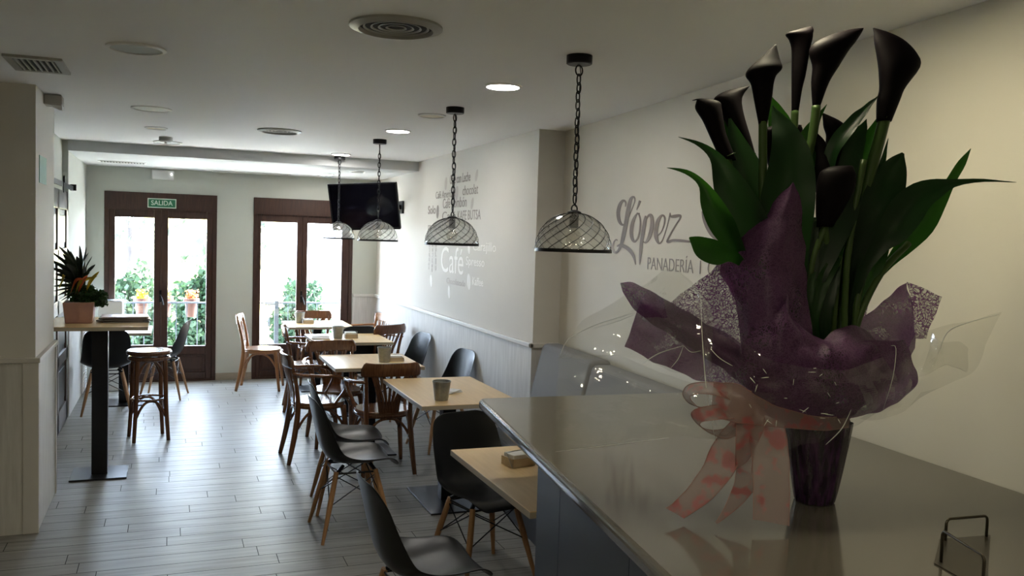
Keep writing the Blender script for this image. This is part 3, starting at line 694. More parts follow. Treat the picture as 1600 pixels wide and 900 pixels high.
# ------------------------------------------------------------------ tables
def table(x0, x1, y0, y1, lab, base=(.38, .40), rz=0, z=.75, name='square_table', group='cafe tables', col=.045):
    t = thing(name, lab, 'table', ((x0+x1)/2, (y0+y1)/2, 0), rz, group); hx, hy = (x1-x0)/2, (y1-y0)/2
    link('tabletop', MB().box(-hx, hx, -hy, hy, z-.025, z), M['oak_top'], t, bevel=.002)
    link('edge_band', MB().box(-hx-.001, hx+.001, -hy-.001, hy+.001, z-.027, z-.003), M['oak_edge'], t)
    link('column', MB().box(-col, col, -col, col, .012, z-.04), M['black_metal'], t, bevel=.004)
    link('base_plate', MB().box(-base[0]/2, base[0]/2, -base[1]/2, base[1]/2, 0, .012), M['dark_base'], t, bevel=.003)
    link('mounting_plate', MB().box(-.15, .15, -.15, .15, z-.04, z-.0265), M['black_metal'], t)
    return t
table(1.21, 1.92, 9.69, 10.41, 'pale cafe table nearest the right balcony door')
table(1.28, 2.02, 8.24, 9.01, 'cafe table with folded menus, bucket and napkins, second from the balcony wall')
table(1.18, 1.885, 6.64, 7.43, 'cafe table with a zinc bucket in the middle of the row, behind the brown armchair')
table(1.425, 2.08, 5.06, 6.10, 'cafe table with a zinc bucket just left of the counter corner', (.38, .62))
table(1.27, 1.95, 2.98, 3.98, 'nearest cafe table, partly under the stone counter', (.38, .5))
table(-.69, -.17, 9.25, 9.95, 'small cafe table by the left wall near the left balcony door', (.36, .40))
table(-.78, -.14, 6.47, 7.20, 'tall bar table with black column beside the left pillar', (.37, .36), 0, 1.10, 'high_bar_table', 'bar tables', .052)

# ------------------------------------------------------------------ moulded shell chairs
def make_shell(lab):
    t = thing('shell_chair', lab, 'chair', (0, 0, 0), 0, 'black moulded shell chairs')
    prof = [(.232, .405, .13), (.225, .428, .185), (.19, .442, .205), (.12, .438, .222), (.04, .428, .230), (-.04, .424, .232), (-.11, .432, .230), (-.165, .462, .226), (-.195, .52, .222), (-.212, .59, .216), (-.228, .66, .212), (-.243, .73, .203), (-.254, .78, .186), (-.260, .808, .155), (-.262, .822, .10)]
    rows = []; n = 14; m = len(prof)
    for i, (y, z, wd) in enumerate(prof):
        a = prof[max(i-1, 0)]; b = prof[min(i+1, m-1)]; tx = Vector((0, b[0]-a[0], b[1]-a[1])).normalized(); nn = Vector((0, -tx.z, tx.y))
        if nn.z < 0 and i < 8: nn = -nn
        if i >= 8 and nn.y < 0: nn = -nn
        lift = .035+.05*math.exp(-((i-7)/2.6)**2); lift *= (1 if i > 1 else .4)
        if i > 11: lift *= (14.5-i)/4
        r = []
        for k in range(n+1):
            u = -1+2*k/n; r.append(Vector((u*wd, y, z)) + nn*(lift*abs(u)**2.6))
        rows.append(r)
    link('seat_shell', MB().grid(rows), M['black_plastic'], t, smooth=True, solid=.006, sub=2)
    for sx in (-1, 1):
        for sy in (-1, 1):
            lg = MB(); A = Vector((sx*.13, sy*.115-.01, .395)); B = Vector((sx*.215, sy*.205-.01, 0))
            lg.tube([A, A.lerp(B, .4), B], [.0145, .0165, .0095], 12); link('leg', lg, M['leg_wood'], t, smooth=False)
    br = MB(); q = lambda sx, sy, f: Vector((sx*.13, sy*.115-.01, .395)).lerp(Vector((sx*.215, sy*.205-.01, 0)), f)
    for (sa, sb) in (((-1, -1), (1, -1)), ((-1, 1), (1, 1)), ((-1, -1), (-1, 1)), ((1, -1), (1, 1))):
        br.tube([q(*sa, .06), q(*sb, .48)], .0035, 6); br.tube([q(*sb, .06), q(*sa, .48)], .0035, 6)
    br.tube([q(-1, -1, .03), q(1, -1, .03), q(1, 1, .03), q(-1, 1, .03)], .006, 6, True)
    br.tube([(-.1, -.08, .42), (-.13, -.115, .395)], .012, 8).tube([(.1, -.08, .42), (.13, -.115, .395)], .012, 8).tube([(-.1, .08, .425), (-.13, .1, .395)], .012, 8).tube([(.1, .08, .425), (.13, .1, .395)], .012, 8)
    link('wire_base', br, M['black_metal'], t)
    return t
H = math.pi/2
sh = make_shell('black shell chair lowest in the frame, in front of the nearest table')
sh.location = (.97, 3.36, 0); sh.rotation_euler = (0, 0, -H+.05)
dup(sh, (1.55, 4.27, 0), -2.92, 'black shell chair with its back to the bucket table, facing the nearest table')
dup(sh, (1.03, 5.15, 0), -H+.03, 'nearer of the two black shell chairs standing together on the left of the bucket table')
dup(sh, (1.10, 5.66, 0), -H-.06, 'farther of the two black shell chairs standing together, behind the nearer one')
dup(sh, (2.13, 7.03, 0), H+.18, 'black shell chair against the right wall wainscot, nearer to the counter')
dup(sh, (2.12, 8.34, 0), H+.18, 'black shell chair against the right wall wainscot, next to the fan backed chair')
dup(sh, (1.86, 8.80, 0), math.pi, 'black shell chair on the far side of the table with folded menus')
dup(sh, (-.56, 9.18, 0), .05, 'black shell chair seen from behind through the bar table leg')
dup(sh, (-.06, 9.88, 0), H-.2, 'black shell chair in front of the left balcony door glass, turned left')

# ------------------------------------------------------------------ bentwood chairs and stool
def supere(a, b, n=28, e=2.6, back=1.0):
    out = []
    for k in range(n):
        th = 2*math.pi*k/n; c, s = math.cos(th), math.sin(th)
        x = a*math.copysign(abs(c)**(2/e), c); y = b*math.copysign(abs(s)**(2/e), s)
        if y < 0: x *= 1-(1-back)*(-y/b)
        out.append((x, y))
    return out
def make_bent(lab, arms=True, wd='thonet', st='thonet_seat', grp='brown bentwood armchairs', name='bentwood_armchair'):
    t = thing(name, lab, 'chair', (0, 0, 0), 0, grp); W = M[wd]
    link('seat', MB().prism(supere(.212, .205, back=.86), .437, .465), M[st], t, bevel=.009, segs=3)
    link('seat_rim', MB().tube([(x, y, .432) for x, y in supere(.20, .193, back=.86)], .016, 8, True), W, t, smooth=True)
    for sx in (-1, 1):
        P = catmull([(sx*.195, -.255, 0), (sx*.175, -.205, .25), (sx*.165, -.185, .45), (sx*.172, -.205, .62), (sx*.19, -.245, .79)], 14)
        link('leg', MB().tube(P, [.016+.0065*math.sin(math.pi*min(1, i/9)) for i in range(15)], 10), W, t, smooth=True)
        P = catmull([(sx*.205, .215, 0), (sx*.185, .185, .25), (sx*.165, .165, .44)], 8)
        link('leg', MB().tube(P, [.015+.0011*i for i in range(9)], 10), W, t, smooth=True)
    def arch(a, b, ztop=.415, zb=.27):
        a = Vector(a); b = Vector(b); P = []
        for k in range(17):
            f = k/16; p = a.lerp(b, f); zz = zb+(ztop-zb)*(1-abs(2*f-1)**2.6); P.append((p.x, p.y, zz))
        return MB().tube(P, .0105, 8)
    for (a, b) in (((-.178, .172, 0), (.178, .172, 0)), ((-.168, -.188, 0), (.168, -.188, 0)), ((-.178, .17, 0), (-.17, -.185, 0)), ((.178, .17, 0), (.17, -.185, 0))):
        link('brace', arch(a, b), W, t, smooth=True)
    rows = []; n = 20                                                  # top rail
    for zz, ins in ((.745, .012), (.755, 0), (.80, 0), (.835, .02), (.842, .035)):
        rows.append([Vector(((.225-ins)*math.sin(a_)/math.sin(1.05)*.98, -.215-.075*math.cos(a_)+.02-(zz-.745)*.15, zz)) for a_ in [-1.05+2.1*k/n for k in range(n+1)]])
    link('top_rail', MB().grid(rows), W, t, smooth=True, solid=.018)
    for k in range(5):
        f = (k-2); w0 = .011
        P = [Vector((f*.018, -.197, .47)), Vector((f*.024, -.207, .56)), Vector((f*.042, -.235, .66)), Vector((f*.055, -.262, .755))]
        link('slat', MB().tube(catmull(P, 8), .0105, 6, flat=(1.0, .55)), W, t, smooth=True)
    for s in (-1, 1):
        P = [Vector((s*.062, -.197, .47)), Vector((s*.075, -.205, .56)), Vector((s*.105, -.235, .67)), Vector((s*.135, -.25, .755))]
        link('slat', MB().tube(catmull(P, 8), .016, 6, flat=(1.0, .5)), W, t, smooth=True)
    pl = MB(); pl.prism([(-.075, -.203), (.075, -.203), (.075, -.191), (-.075, -.191)], .455, .545)
    link('splat_base', pl, W, t, bevel=.005)
    if arms:
        for sx in (-1, 1):
            P = catmull([(sx*.178, -.225, .70), (sx*.235, -.17, .695), (sx*.268, -.05, .69), (sx*.27, .07, .685), (sx*.255, .15, .655), (sx*.235, .165, .58), (sx*.205, .12, .50), (sx*.195, .09, .45)], 26)
            link('arm', MB().tube(P, [.017 if i < 17 else .013 for i in range(27)], 8, flat=(1.15, .75)), W, t, smooth=True)
    return t
bc = make_bent('brown bentwood armchair seen from behind, in front of the middle table')
bc.location = (1.52, 6.50, 0); bc.rotation_euler = (0, 0, 0)
dup(bc, (1.10, 6.95, 0), -H+.05, 'brown bentwood armchair at the aisle end of the middle table, turned right')
dup(bc, (1.33, 7.42, 0), math.pi+.04, 'brown bentwood armchair behind the middle table, its top rail facing the viewer')
dup(bc, (1.33, 8.93, 0), -H-.1, 'dark bentwood armchair left of the table with folded menus')
dup(bc, (2.05, 9.22, 0), .5, 'brown fan backed armchair right of the table with folded menus')
dup(bc, (1.62, 10.45, 0), math.pi, 'dark bentwood armchair behind the farthest table, against the balcony door')
bl = make_bent('honey coloured bentwood side chair standing alone between the balcony doors', False, 'thonet_light', 'thonet_seat_light', 'honey bentwood chairs', 'bentwood_chair')
bl.location = (.98, 10.2, 0); bl.rotation_euler = (0, 0, -H-.22)
bl2 = make_bent('honey coloured bentwood armchair in the far right corner', True, 'thonet_light', 'thonet_seat_light', 'honey bentwood chairs', 'bentwood_armchair')
bl2.location = (2.15, 10.2, 0); bl2.rotation_euler = (0, 0, H+.25)
t = thing('bar_stool', 'round brown bentwood bar stool beside the tall bar table', 'stool', (-.16, 7.92, 0), .18)
link('seat', MB().lathe([(.16, .715), (.178, .722), (.182, .738), (.178, .752), (.165, .757), (.155, .752), (.0, .75)], 40, cap=False), M['thonet'], t, smooth=True)
link('seat_panel', MB().lathe([(.156, .7525), (.156, .7545)], 40), M['thonet_seat'], t)
link('seat_ring', MB().tube([(.155*math.cos(a), .155*math.sin(a), .69) for a in [2*math.pi*k/32 for k in range(32)]], .018, 8, True), M['thonet'], t, smooth=True)
for sx in (-1, 1):
    for sy in (-1, 1):
        P = catmull([(sx*.135, sy*.135, 0), (sx*.118, sy*.118, .3), (sx*.112, sy*.112, .55), (sx*.105, sy*.105, .70)], 12)
        link('leg', MB().tube(P, [.0155+.0005*i for i in range(13)], 10), M['thonet'], t, smooth=True)
for z0, z1, rr in ((.20, .335, .115), (.52, .67, .11)):
    for k in range(4):
        a = Vector((1, 1, 0)) if k == 0 else Vector((-1, 1, 0)) if k == 1 else Vector((-1, -1, 0)) if k == 2 else Vector((1, -1, 0))
        b = Vector((-a.y, a.x, 0)); P = []
        for j in range(17):
            f = j/16; p = a.lerp(b, f)*rr; P.append((p.x, p.y, z0+(z1-z0)*(1-abs(2*f-1)**2.4)))
        link('brace', MB().tube(P, .011, 8), M['thonet'], t, smooth=True)
link('foot_ring', MB().tube([(.135*math.cos(a), .135*math.sin(a), .345) for a in [2*math.pi*k/32 for k in range(32)]], .0085, 8, True), M['thonet'], t, smooth=True)

# ------------------------------------------------------------------ things on the tables
def bucket(x, y, lab, z=.75, rz=0):
    t = thing('zinc_bucket', lab, 'bucket', (x, y, z), rz, 'small zinc buckets on the tables')
    link('body', MB().lathe([(.0, .003), (.042, .003), (.043, 0), (.057, .112), (.059, .116), (.059, .122), (.055, .122), (.054, .112), (.041, .008), (.0, .008)], 32, cap=False), M['zinc'], t, smooth=False)
    link('band', MB().lathe([(.0535, .085), (.0545, .092), (.0525, .085)], 32, cap=False), M['dark_base'], t)
bucket(1.60, 5.24, 'small zinc bucket on the table just left of the counter corner')
bucket(1.625, 6.93, 'small zinc bucket on the middle cafe table')
bucket(1.545, 8.60, 'small zinc bucket beside folded menus on the second farthest table')
bucket(1.385, 10.16, 'small zinc bucket on the farthest table')
def napkins(x, y, lab, z=.75, rz=0, h=.05):
    t = thing('napkin_holder', lab, 'napkin holder', (x, y, z), rz, 'napkin holders on the tables')
    link('tray', MB().box(-.06, .06, -.05, .05, 0, .006).box(-.06, -.054, -.05, .05, .006, h*.7).box(.054, .06, -.05, .05, .006, h*.7).box(-.06, .06, -.05, -.044, .006, h*.7), M['light_wood'], t)
    link('napkin_stack', MB().box(-.052, .052, -.042, .042, .006, h), M['paper_white'], t, bevel=.004)
    link('wire_clip', MB().tube([(-.064, -.05, .004), (-.064, -.0, h+.006), (-.02, .0, h+.010), (.02, 0, h+.010), (.064, 0, h+.006), (.064, -.05, .004)], .0022, 6), M['steel'], t)
napkins(1.485, 3.64, 'wooden napkin holder with white napkins on the nearest table', rz=.2, h=.055)
napkins(1.675, 8.62, 'white napkin holder right of the bucket on the table with menus', h=.06)
napkins(1.73, 6.99, 'napkin holder partly behind the bucket on the middle table', h=.045)
napkins(1.47, 10.09, 'white napkin holder beside the bucket on the farthest table', h=.05)
t = thing('napkin_stack', 'loose white paper napkins beside the bucket left of the counter corner', 'napkins', (1.735, 5.50, .75), .5)
for k in range(4):
    link('napkin', MB().box(-.075+.006*k, .065-.004*k, -.06, .055, .003*k+.001*k, .003*k+.003+.001*k, Matrix.Rotation(.12*k, 4, 'Z')), M['paper_white'], t)
for k, rz_ in enumerate((.1, -.15)):
    t = thing('folded_menu', ('lower folded paper menu left of the bucket on the second farthest table', 'upper folded paper menu left of the bucket, half open')[k], 'menu', (1.375, 8.58, .7505+.0055*k), rz_, 'folded paper menus')
    mb = MB(); mb.box(-.085, .085, -.07, .07, 0, .004)
    link('sheet', mb, M['paper_white'], t)
    if k: link('lifted_page', MB().grid([[(-.085, -.07, .005), (0, -.07, .005), (.085, -.07, .005)], [(-.085, -.01, .022), (0, -.01, .028), (.085, -.01, .024)], [(-.08, .06, .012), (0, .06, .02), (.08, .06, .016)]]), M['paper_white'], t, solid=.001)

# ------------------------------------------------------------------ bar table: planter and menus
BT = 1.10
t = thing('potted_plant', 'dark leaved plant arrangement in a pink wrapped square planter on the bar table', 'potted plant', (-.59, 6.80, BT))
bx = MB(); bx.add([(-.085, -.085, 0), (.085, -.085, 0), (.085, .085, 0), (-.085, .085, 0), (-.10, -.10, .145), (.10, -.10, .15), (.10, .10, .145), (-.10, .10, .15)], [(0, 3, 2, 1), (0, 1, 5, 4), (1, 2, 6, 5), (2, 3, 7, 6), (3, 0, 4, 7), (4, 5, 6, 7)])
link('planter', bx, M['pink_wrap'], t, bevel=.006)
link('wrap_fold', MB().add([(.0, -.09, .01), (.012, -.1, .08), (-.005, -.103, .147), (.014, -.101, .147), (-.012, -.099, .08)], [(0, 1, 3, 2, 4)]), M['pink_wrap'], t, solid=.003)
def blade(P, wmax, m, name='leaf', parent=None, fold=.25, n=14, wdir=None, prof=None, base=.12):
    C = catmull(P, n); rows = [[], [], [], [], []]
    for i, c in enumerate(C):
        f = i/n; tg = (C[min(i+1, n)]-C[max(i-1, 0)]).normalized()
        sd = (wdir - tg*wdir.dot(tg)).normalized() if wdir else tg.cross(Vector((0, 0, 1))).normalized()
        up = sd.cross(tg)
        w_ = (prof(f) if prof else max(base*(1-f), math.sin(math.pi*min(1, max(0, f))**.85)**.8 if 0 < f < 1 else 0))*wmax
        for k, u in enumerate((-1, -.5, 0, .5, 1)):
            rows[k].append(c + sd*(w_*u) + up*(abs(u)*w_*fold))
    return link(name, MB().grid(rows), m, parent, smooth=True)
r3 = random.Random(11)
def lp(px, py, y=6.78): return on_y(px, py, y)-Vector((-.59, 6.80, BT))
for (tip, w_) in (((91, 384), .012), ((124, 383), .015), ((135, 385), .014), ((139, 394), .02), ((80, 393), .012), ((79, 406), .016), ((80, 419), .016), ((131, 411), .013), ((149, 413), .016), ((105, 388), .015), ((92, 402), .014), ((84, 436), .012), ((110, 392), .014), ((144, 400), .016), ((88, 412), .015), ((120, 400), .017), ((140, 425), .012), ((86, 428), .016), ((98, 396), .016), ((90, 462), .012), ((103, 412), .018), ((83, 447), .012), ((82, 455), .008), ((95, 470), .008)):
    yo = r3.uniform(-.09, .09); base = Vector((r3.uniform(-.02, .02), r3.uniform(-.02, .02), .16)); tp = lp(tip[0], tip[1], 6.8+yo)
    mid = base.lerp(tp, .5)+Vector((0, 0, .05)); mid.x *= .6
    blade([base, mid, tp], w_*1.45, M['cordyline'], 'leaf', t, .35, wdir=Vector((.3, .5*r3.choice((-1, 1)), .8)))
for (a, b, w_, m) in (((140, 440), (155, 424), .016, 'yellow_leaf'), ((125, 440), (152, 432), .014, 'yellow_leaf'), ((100, 430), (96, 440), .012, 'yellow_leaf'), ((128, 440), (137, 430), .016, 'red_leaf'), ((118, 438), (132, 436), .012, 'red_leaf')):
    blade([lp(a[0]-8, a[1]+20, 6.74), lp(*a, 6.72), lp(*b, 6.72)], w_, M[m], 'bract', t, .3, wdir=Vector((0, .3, 1)))
fo = foliage(900, .03, 0, .19, .10, .10, .075, .018, 3); fo2 = foliage(500, .12, -.02, .17, .06, .07, .06, .015, 8); fo.add(fo2.v, fo2.f)
setp(link('foliage', fo, M['small_leaf'], t), kind='stuff')
mlab = ['menu folder at the bottom of the stack on the bar table', 'second menu folder from the bottom of the bar table stack', 'menu folder in the middle of the bar table stack', 'second menu folder from the top of the bar table stack', 'pale pinkish menu folder on top of the bar table stack']
for k in range(5):
    t = thing('menu_folder', mlab[k], 'menu', (-.31+(.015, -.01, .02, .0, .01)[k], 6.86+(.0, .02, -.01, .015, .0)[k], BT+.0085*k), (.05, -.09, .1, -.03, .06)[k], 'menu folders stacked on the bar table')
    link('cover', MB().box(-.155, .155, -.11, .11, 0, .0018).box(-.155, .155, -.11, .11, .0062, .008).box(-.155, -.152, -.11, .11, .0018, .0062), M['menu_pale'] if k == 4 else M['menu_cover'], t)
    link('pages', MB().box(-.15, .148, -.105, .105, .0019, .0061), M['paper_white'], t)

# ------------------------------------------------------------------ sliding door on the left wall
XD = -.885
t = thing('sliding_door', 'dark panelled sliding barn door on the left wall behind the pillar', 'door', (XD, 0, 0))
dy0, dy1, dz = 6.75, 8.85, 2.08
st = [6.75, 6.87, 7.38, 7.50, 8.07, 8.19, 8.73, 8.85]
fr = MB()
for a_, b_ in ((6.75, 6.87), (7.40, 7.50), (8.07, 8.17), (8.73, 8.85)): fr.box(-.02, .02, a_, b_, .02, dz)
zz = [.02, .14, .52, .62, 1.0, 1.10, 1.45, 1.55, 1.90, dz]
for a_, b_ in ((.02, .2), (.58, .68), (1.03, 1.15), (1.48, 1.58), (1.92, dz)): fr.box(-.02, .02, dy0, dy1, a_, b_)
link('frame', fr, M['door_dark'], t, bevel=.004)
for ya, yb in ((6.87, 7.40), (7.50, 8.07), (8.17, 8.73)):
    for za, zb in ((.2, .58), (.68, 1.03), (1.15, 1.48), (1.58, 1.92)):
        link('panel', MB().box(-.012, .004, ya, yb, za, zb).box(.004, .012, ya+.05, yb-.05, za+.05, zb-.05), M['door_black'], t, bevel=.006)
t = thing('door_rail', 'dark metal sliding door track above the barn door', 'rail', (XD+.05, 0, 2.12))
link('track', MB().box(-.006, .006, 6.6, 8.98, -.02, .02), M['black_metal'], t)
link('end_stop', MB().box(-.02, .03, 8.9, 8.93, -.02, .035), M['black_metal'], t)
for y in (7.0, 8.1):
    link('hanger', MB().box(.006, .012, y-.015, y+.015, -.07, .05), M['black_metal'], t)
    link('roller', MB().tube([(.006, y, .04), (.02, y, .04)], .03, 20), M['black_metal'], t)
t = thing('louvre_panel', 'white louvred panel low on the left wall near the balcony door', 'grille', (XL+.012, 10.36, 0))
link('frame', MB().box(0, .02, -.25, -.21, .02, .68).box(0, .02, .21, .25, .02, .68).box(0, .02, -.21, .21, .02, .06).box(0, .02, -.21, .21, .64, .68), M['white_plastic'], t)
link('backing', MB().box(0, .004, -.21, .21, .06, .64), M['grey_plastic'], t)
for k in range(19):
    z = .075+.03*k; link('slat', MB().bar((.011, -.21, z), (.011, .21, z), .016, .016), M['white_plastic'], t)
t = thing('wall_shelf', 'small pale shelf on the left wall behind the bar table', 'shelf', (XL+.03, 9.35, .80))
link('board', MB().box(-.0, .16, -.15, .15, 0, .02), M['light_wood'], t); link('lip', MB().box(.15, .16, -.15, .15, .02, .07), M['light_wood'], t)
t = thing('pale_planter', 'pale box planter standing on the floor behind the bar table menus', 'planter', (-.60, 10.45, 0))
link('body', MB().box(-.12, .12, -.12, .12, 0, .98), M['white_plastic'], t, bevel=.008); link('soil', MB().box(-.11, .11, -.11, .11, .98, .985), M['door_black'], t)

# ------------------------------------------------------------------ wire holder on the counter
t = thing('menu_stand', 'small steel wire holder with two upright loops at the right end of the counter', 'holder', (0, 0, ZT))
base_l = on_z(1470, 880, ZT); base_r = on_z(1535, 925, ZT); bk_l = on_z(1477, 846, ZT); bk_r = on_z(1541, 840, ZT)
def loopstrip(A, B, h, tilt):
    A = Vector((A.x, A.y, 0)); B = Vector((B.x, B.y, 0)); d = (B-A).normalized(); P = []
    up = Vector((tilt[0], tilt[1], 1)).normalized(); L = (B-A).length; r = .012
    P.append(A); P.append(A+up*(h-r))
    for k in range(1, 5):
        an = k/5*H; P.append(A+up*(h-r+r*math.sin(an))+d*(r-r*math.cos(an)))
    P.append(A+up*h+d*r); P.append(B+up*h-d*r)
    for k in range(1, 5):
        an = k/5*H; P.append(B+up*(h-r+r*math.cos(an))-d*(r-r*math.sin(an)))
    P.append(B+up*(h-r)); P.append(B)
    return MB().tube(P, .0034, 8)
link('back_loop', loopstrip(bk_l, bk_r, .055, (0, 0)), M['bronze'], t, smooth=True)
link('front_loop', loopstrip(base_l, base_r, .075, (0, 0)), M['bronze'], t, smooth=True)
link('base_plate', MB().prism([(base_l.x-.02, base_l.y), (base_r.x, base_r.y-.01), (bk_r.x+.02, bk_r.y+.005), (bk_l.x-.005, bk_l.y+.012)], 0, .003), M['bronze'], t)

# ------------------------------------------------------------------ the bouquet
D0 = 2.40
ORG = on_z(1272, 783, ZT)
BQ = thing('potted_calla_lilies', 'big gift wrapped bouquet of black calla lilies in purple paper on the counter', 'plant', ORG)
def B(x, y, d=0.0): return dep(x, y, D0+d)-ORG
PXM = D0/FPX
# pot
rows = []
for k in range(13):
    f = k/12; z = .003+.225*f; r = .053+.036*f**.9
    rows.append([Vector(((r*(1+.03*math.sin(a*9+f*3)+.02*math.sin(a*17+1)))*math.cos(a), (r*(1+.03*math.sin(a*9+f*3)+.02*math.sin(a*17+1)))*math.sin(a), z)) for a in [2*math.pi*j/48 for j in range(49)]])
link('pot', MB().grid(rows).lathe([(.052, .003), (.0, .003)], 48, cap=False), M['purple_pot'], BQ, smooth=True)
link('soil', MB().lathe([(.08, .20), (.08, .205)], 24), M['door_black'], BQ)

def spathe(S, d, stem=None, back=1.0, sr=6, m='spathe', tw=0.0):
    """a furled spathe: S = (px,py,half width) from the stalk to the pointed tip; the sheet opens on its far side"""
    C = catmull([(a, b, h) for a, b, h in S], 26); rows = []; n = 30; N = len(C)-1
    for i, c in enumerate(C):
        v = i/N; span = math.pi*(1-.36*max(0, (v-.35)/.65)**.8)
        cen = B(c.x, c.y, d); hw = max(c.z, .4)*PXM; row = []
        for k in range(n+1):
            th = -span+2*span*k/n+tw
            row.append(cen + RGT*(hw*math.sin(th)*(1/max(.5, math.sin(min(span, math.pi/2))))) - FWD*(hw*(.85-.35*v)*math.cos(th)*back))
        rows.append(row)
    o = link('flower', MB().grid(rows), M[m], BQ, smooth=True, solid=.0012)
    tb = MB().tube([B(S[1][0], S[1][1], d), B(S[3][0], S[3][1], d)], [.006, .004], 8); link('spadix', tb, M['cordyline'], o, smooth=True)
    if stem:
        pts = [B(S[0][0], S[0][1]-6, d), B(S[0][0], S[0][1], d)]+[B(*q) for q in stem]
        link('stem', MB().tube(catmull(pts, 14), [S[0][2]*PXM*.98]*2+[sr*PXM]*13, 10), M['stem'], o, smooth=True)
    return o
spathe([(1381, 190, 11), (1388, 157, 17), (1394, 138, 19), (1405, 105, 31), (1401, 85, 30), (1390, 65, 23), (1378, 52, 12), (1365, 44, 1)], -.03, [(1368, 240, -.03), (1340, 340, -.02), (1322, 430, 0), (1310, 560, 0)], sr=9)
spathe([(1275, 170, 5), (1281, 131, 13), (1290, 104, 20), (1295, 80, 30), (1305, 66, 31), (1322, 54, 22), (1337, 47, 11), (1348, 44, 1)], 0, [(1270, 210, 0), (1258, 280, 0), (1262, 400, 0), (1285, 560, 0)], sr=7)
spathe([(1242, 178, 5), (1245, 140, 8), (1248, 115, 11), (1251, 78, 14), (1251, 62, 18), (1249, 53, 21), (1258, 47, 13), (1266, 42, 3)], .03, [(1241, 210, .03), (1243, 280, .03), (1255, 400, .02), (1270, 560, 0)], sr=6)
spathe([(1192, 195, 6), (1192, 157, 13), (1191, 131, 17), (1189, 118, 23), (1196, 107, 25), (1202, 94, 16), (1208, 80, 7), (1212, 70, 1)], -.05, [(1192, 240, -.05), (1194, 330, -.06), (1212, 430, -.02), (1255, 560, 0)], sr=6.5)
spathe([(1138, 250, 12), (1122, 212, 13), (1114, 188, 16), (1107, 170, 20), (1106, 160, 18), (1097, 155, 8), (1082, 157, .6)], -.02, [(1150, 330, -.02), (1190, 440, -.01), (1250, 560, 0)])
spathe([(1172, 250, 10), (1160, 216, 13), (1149, 190, 16), (1140, 170, 20), (1137, 156, 22), (1143, 147, 19), (1155, 140, 12), (1171, 134, 1)], .03, [(1185, 330, .02), (1220, 440, .01), (1258, 560, 0)])
spathe([(1230, 300, 14), (1222, 262, 20), (1218, 232, 26), (1219, 212, 31), (1222, 203, 32), (1230, 197, 22), (1250, 196, 3)], .05, [(1240, 400, .04), (1262, 560, 0)])
spathe([(1298, 262, 10), (1303, 232, 14), (1307, 212, 16), (1304, 198, 17), (1298, 188, 12), (1286, 177, 1)], .03, [(1302, 350, .02), (1290, 560, 0)])
spathe([(1296, 330, 16), (1288, 270, 16), (1284, 240, 11), (1280, 220, 8), (1271, 204, 1)], .0, [(1292, 420, 0), (1280, 560, 0)])
spathe([(1288, 355, 12), (1298, 322, 22), (1305, 296, 28), (1308, 276, 28), (1310, 266, 24), (1318, 260, 14), (1332, 263, 1)], -.05, [(1295, 430, -.03), (1285, 560, 0)])

def leaf(P, m='leaf', roll=.2, fold=.22, n=26):
    """P: (px,py,depth,half width) from the stalk to the tip"""
    C = catmull([B(a, b, d) for a, b, d, h in P], n); Wd = catmull([(h, 0, 0) for a, b, d, h in P], n); rows = [[] for _ in range(7)]
    for i, c in enumerate(C):
        tg = (C[min(i+1, n)]-C[max(i-1, 0)]).normalized(); sd = tg.cross(FWD); sd = sd.normalized() if sd.length > 1e-5 else RGT
        sd = sd*math.cos(roll)+sd.cross(tg)*math.sin(roll); up = sd.cross(tg).normalized(); w_ = max(Wd[i].x, .25)*PXM/math.cos(roll)
        for k in range(7):
            u = -1+k/3; rows[k].append(c+sd*(w_*u)+up*((abs(u)**1.3)*w_*fold*(1 if up.dot(FWD) < 0 else -1)+.0015*math.sin(i*1.1+k*3)*abs(u)))
    return link('leaf', MB().grid(rows), M[m], BQ, smooth=True)
leaf([(1245, 545, 0, 4), (1215, 440, -.03, 14), (1185, 390, -.05, 28), (1158, 335, -.06, 32), (1137, 285, -.06, 22), (1118, 246, -.05, 9), (1092, 225, -.05, 3.5), (1060, 214, -.05, .3)], 'leaf_dark', .2)
leaf([(1170, 420, -.05, 5), (1148, 383, -.07, 12), (1130, 352, -.08, 18), (1112, 318, -.08, 15), (1098, 288, -.07, 6), (1074, 269, -.06, 3.5), (1042, 262, -.05, .3)], 'leaf', .35, .45)
leaf([(1175, 425, -.06, 3), (1145, 400, -.10, 9), (1122, 396, -.11, 17), (1102, 388, -.11, 17), (1088, 378, -.11, 10), (1077, 371, -.11, 1)], 'leaf', .2, .15)
leaf([(1250, 545, 0, 4), (1210, 420, 0, 22), (1180, 330, 0, 34), (1160, 260, 0, 26), (1148, 215, .0, 12), (1140, 185, .0, 2)], 'leaf_dark', .1)
leaf([(1185, 400, .03, 10), (1155, 280, .04, 16), (1138, 215, .04, 12), (1130, 172, .04, 1)], 'leaf', .3)
leaf([(1255, 545, -.02, 4), (1235, 420, -.05, 24), (1228, 330, -.07, 40), (1235, 262, -.07, 34), (1228, 215, -.06, 22), (1215, 185, -.04, 10), (1207, 165, -.03, 1)], 'leaf_dark', .1)
leaf([(1240, 300, .04, 10), (1222, 210, .04, 18), (1213, 178, .04, 13), (1206, 152, .04, 1)], 'leaf', .2)
leaf([(1262, 480, .0, 8), (1250, 330, .01, 16), (1256, 245, .01, 17), (1265, 210, .01, 12), (1277, 186, .01, 5), (1292, 163, .01, .4)], 'leaf', .3)
leaf([(1290, 330, -.01, 5), (1298, 248, -.02, 8), (1313, 218, -.03, 10), (1338, 187, -.03, 8), (1357, 166, -.03, 4), (1372, 150, -.03, .4)], 'leaf_dark', .7, .3)
leaf([(1295, 420, .02, 10), (1305, 300, .02, 24), (1322, 245, .02, 24), (1338, 215, .02, 15), (1348, 200, .02, 7), (1354, 186, .02, .4)], 'leaf_dark', .1)
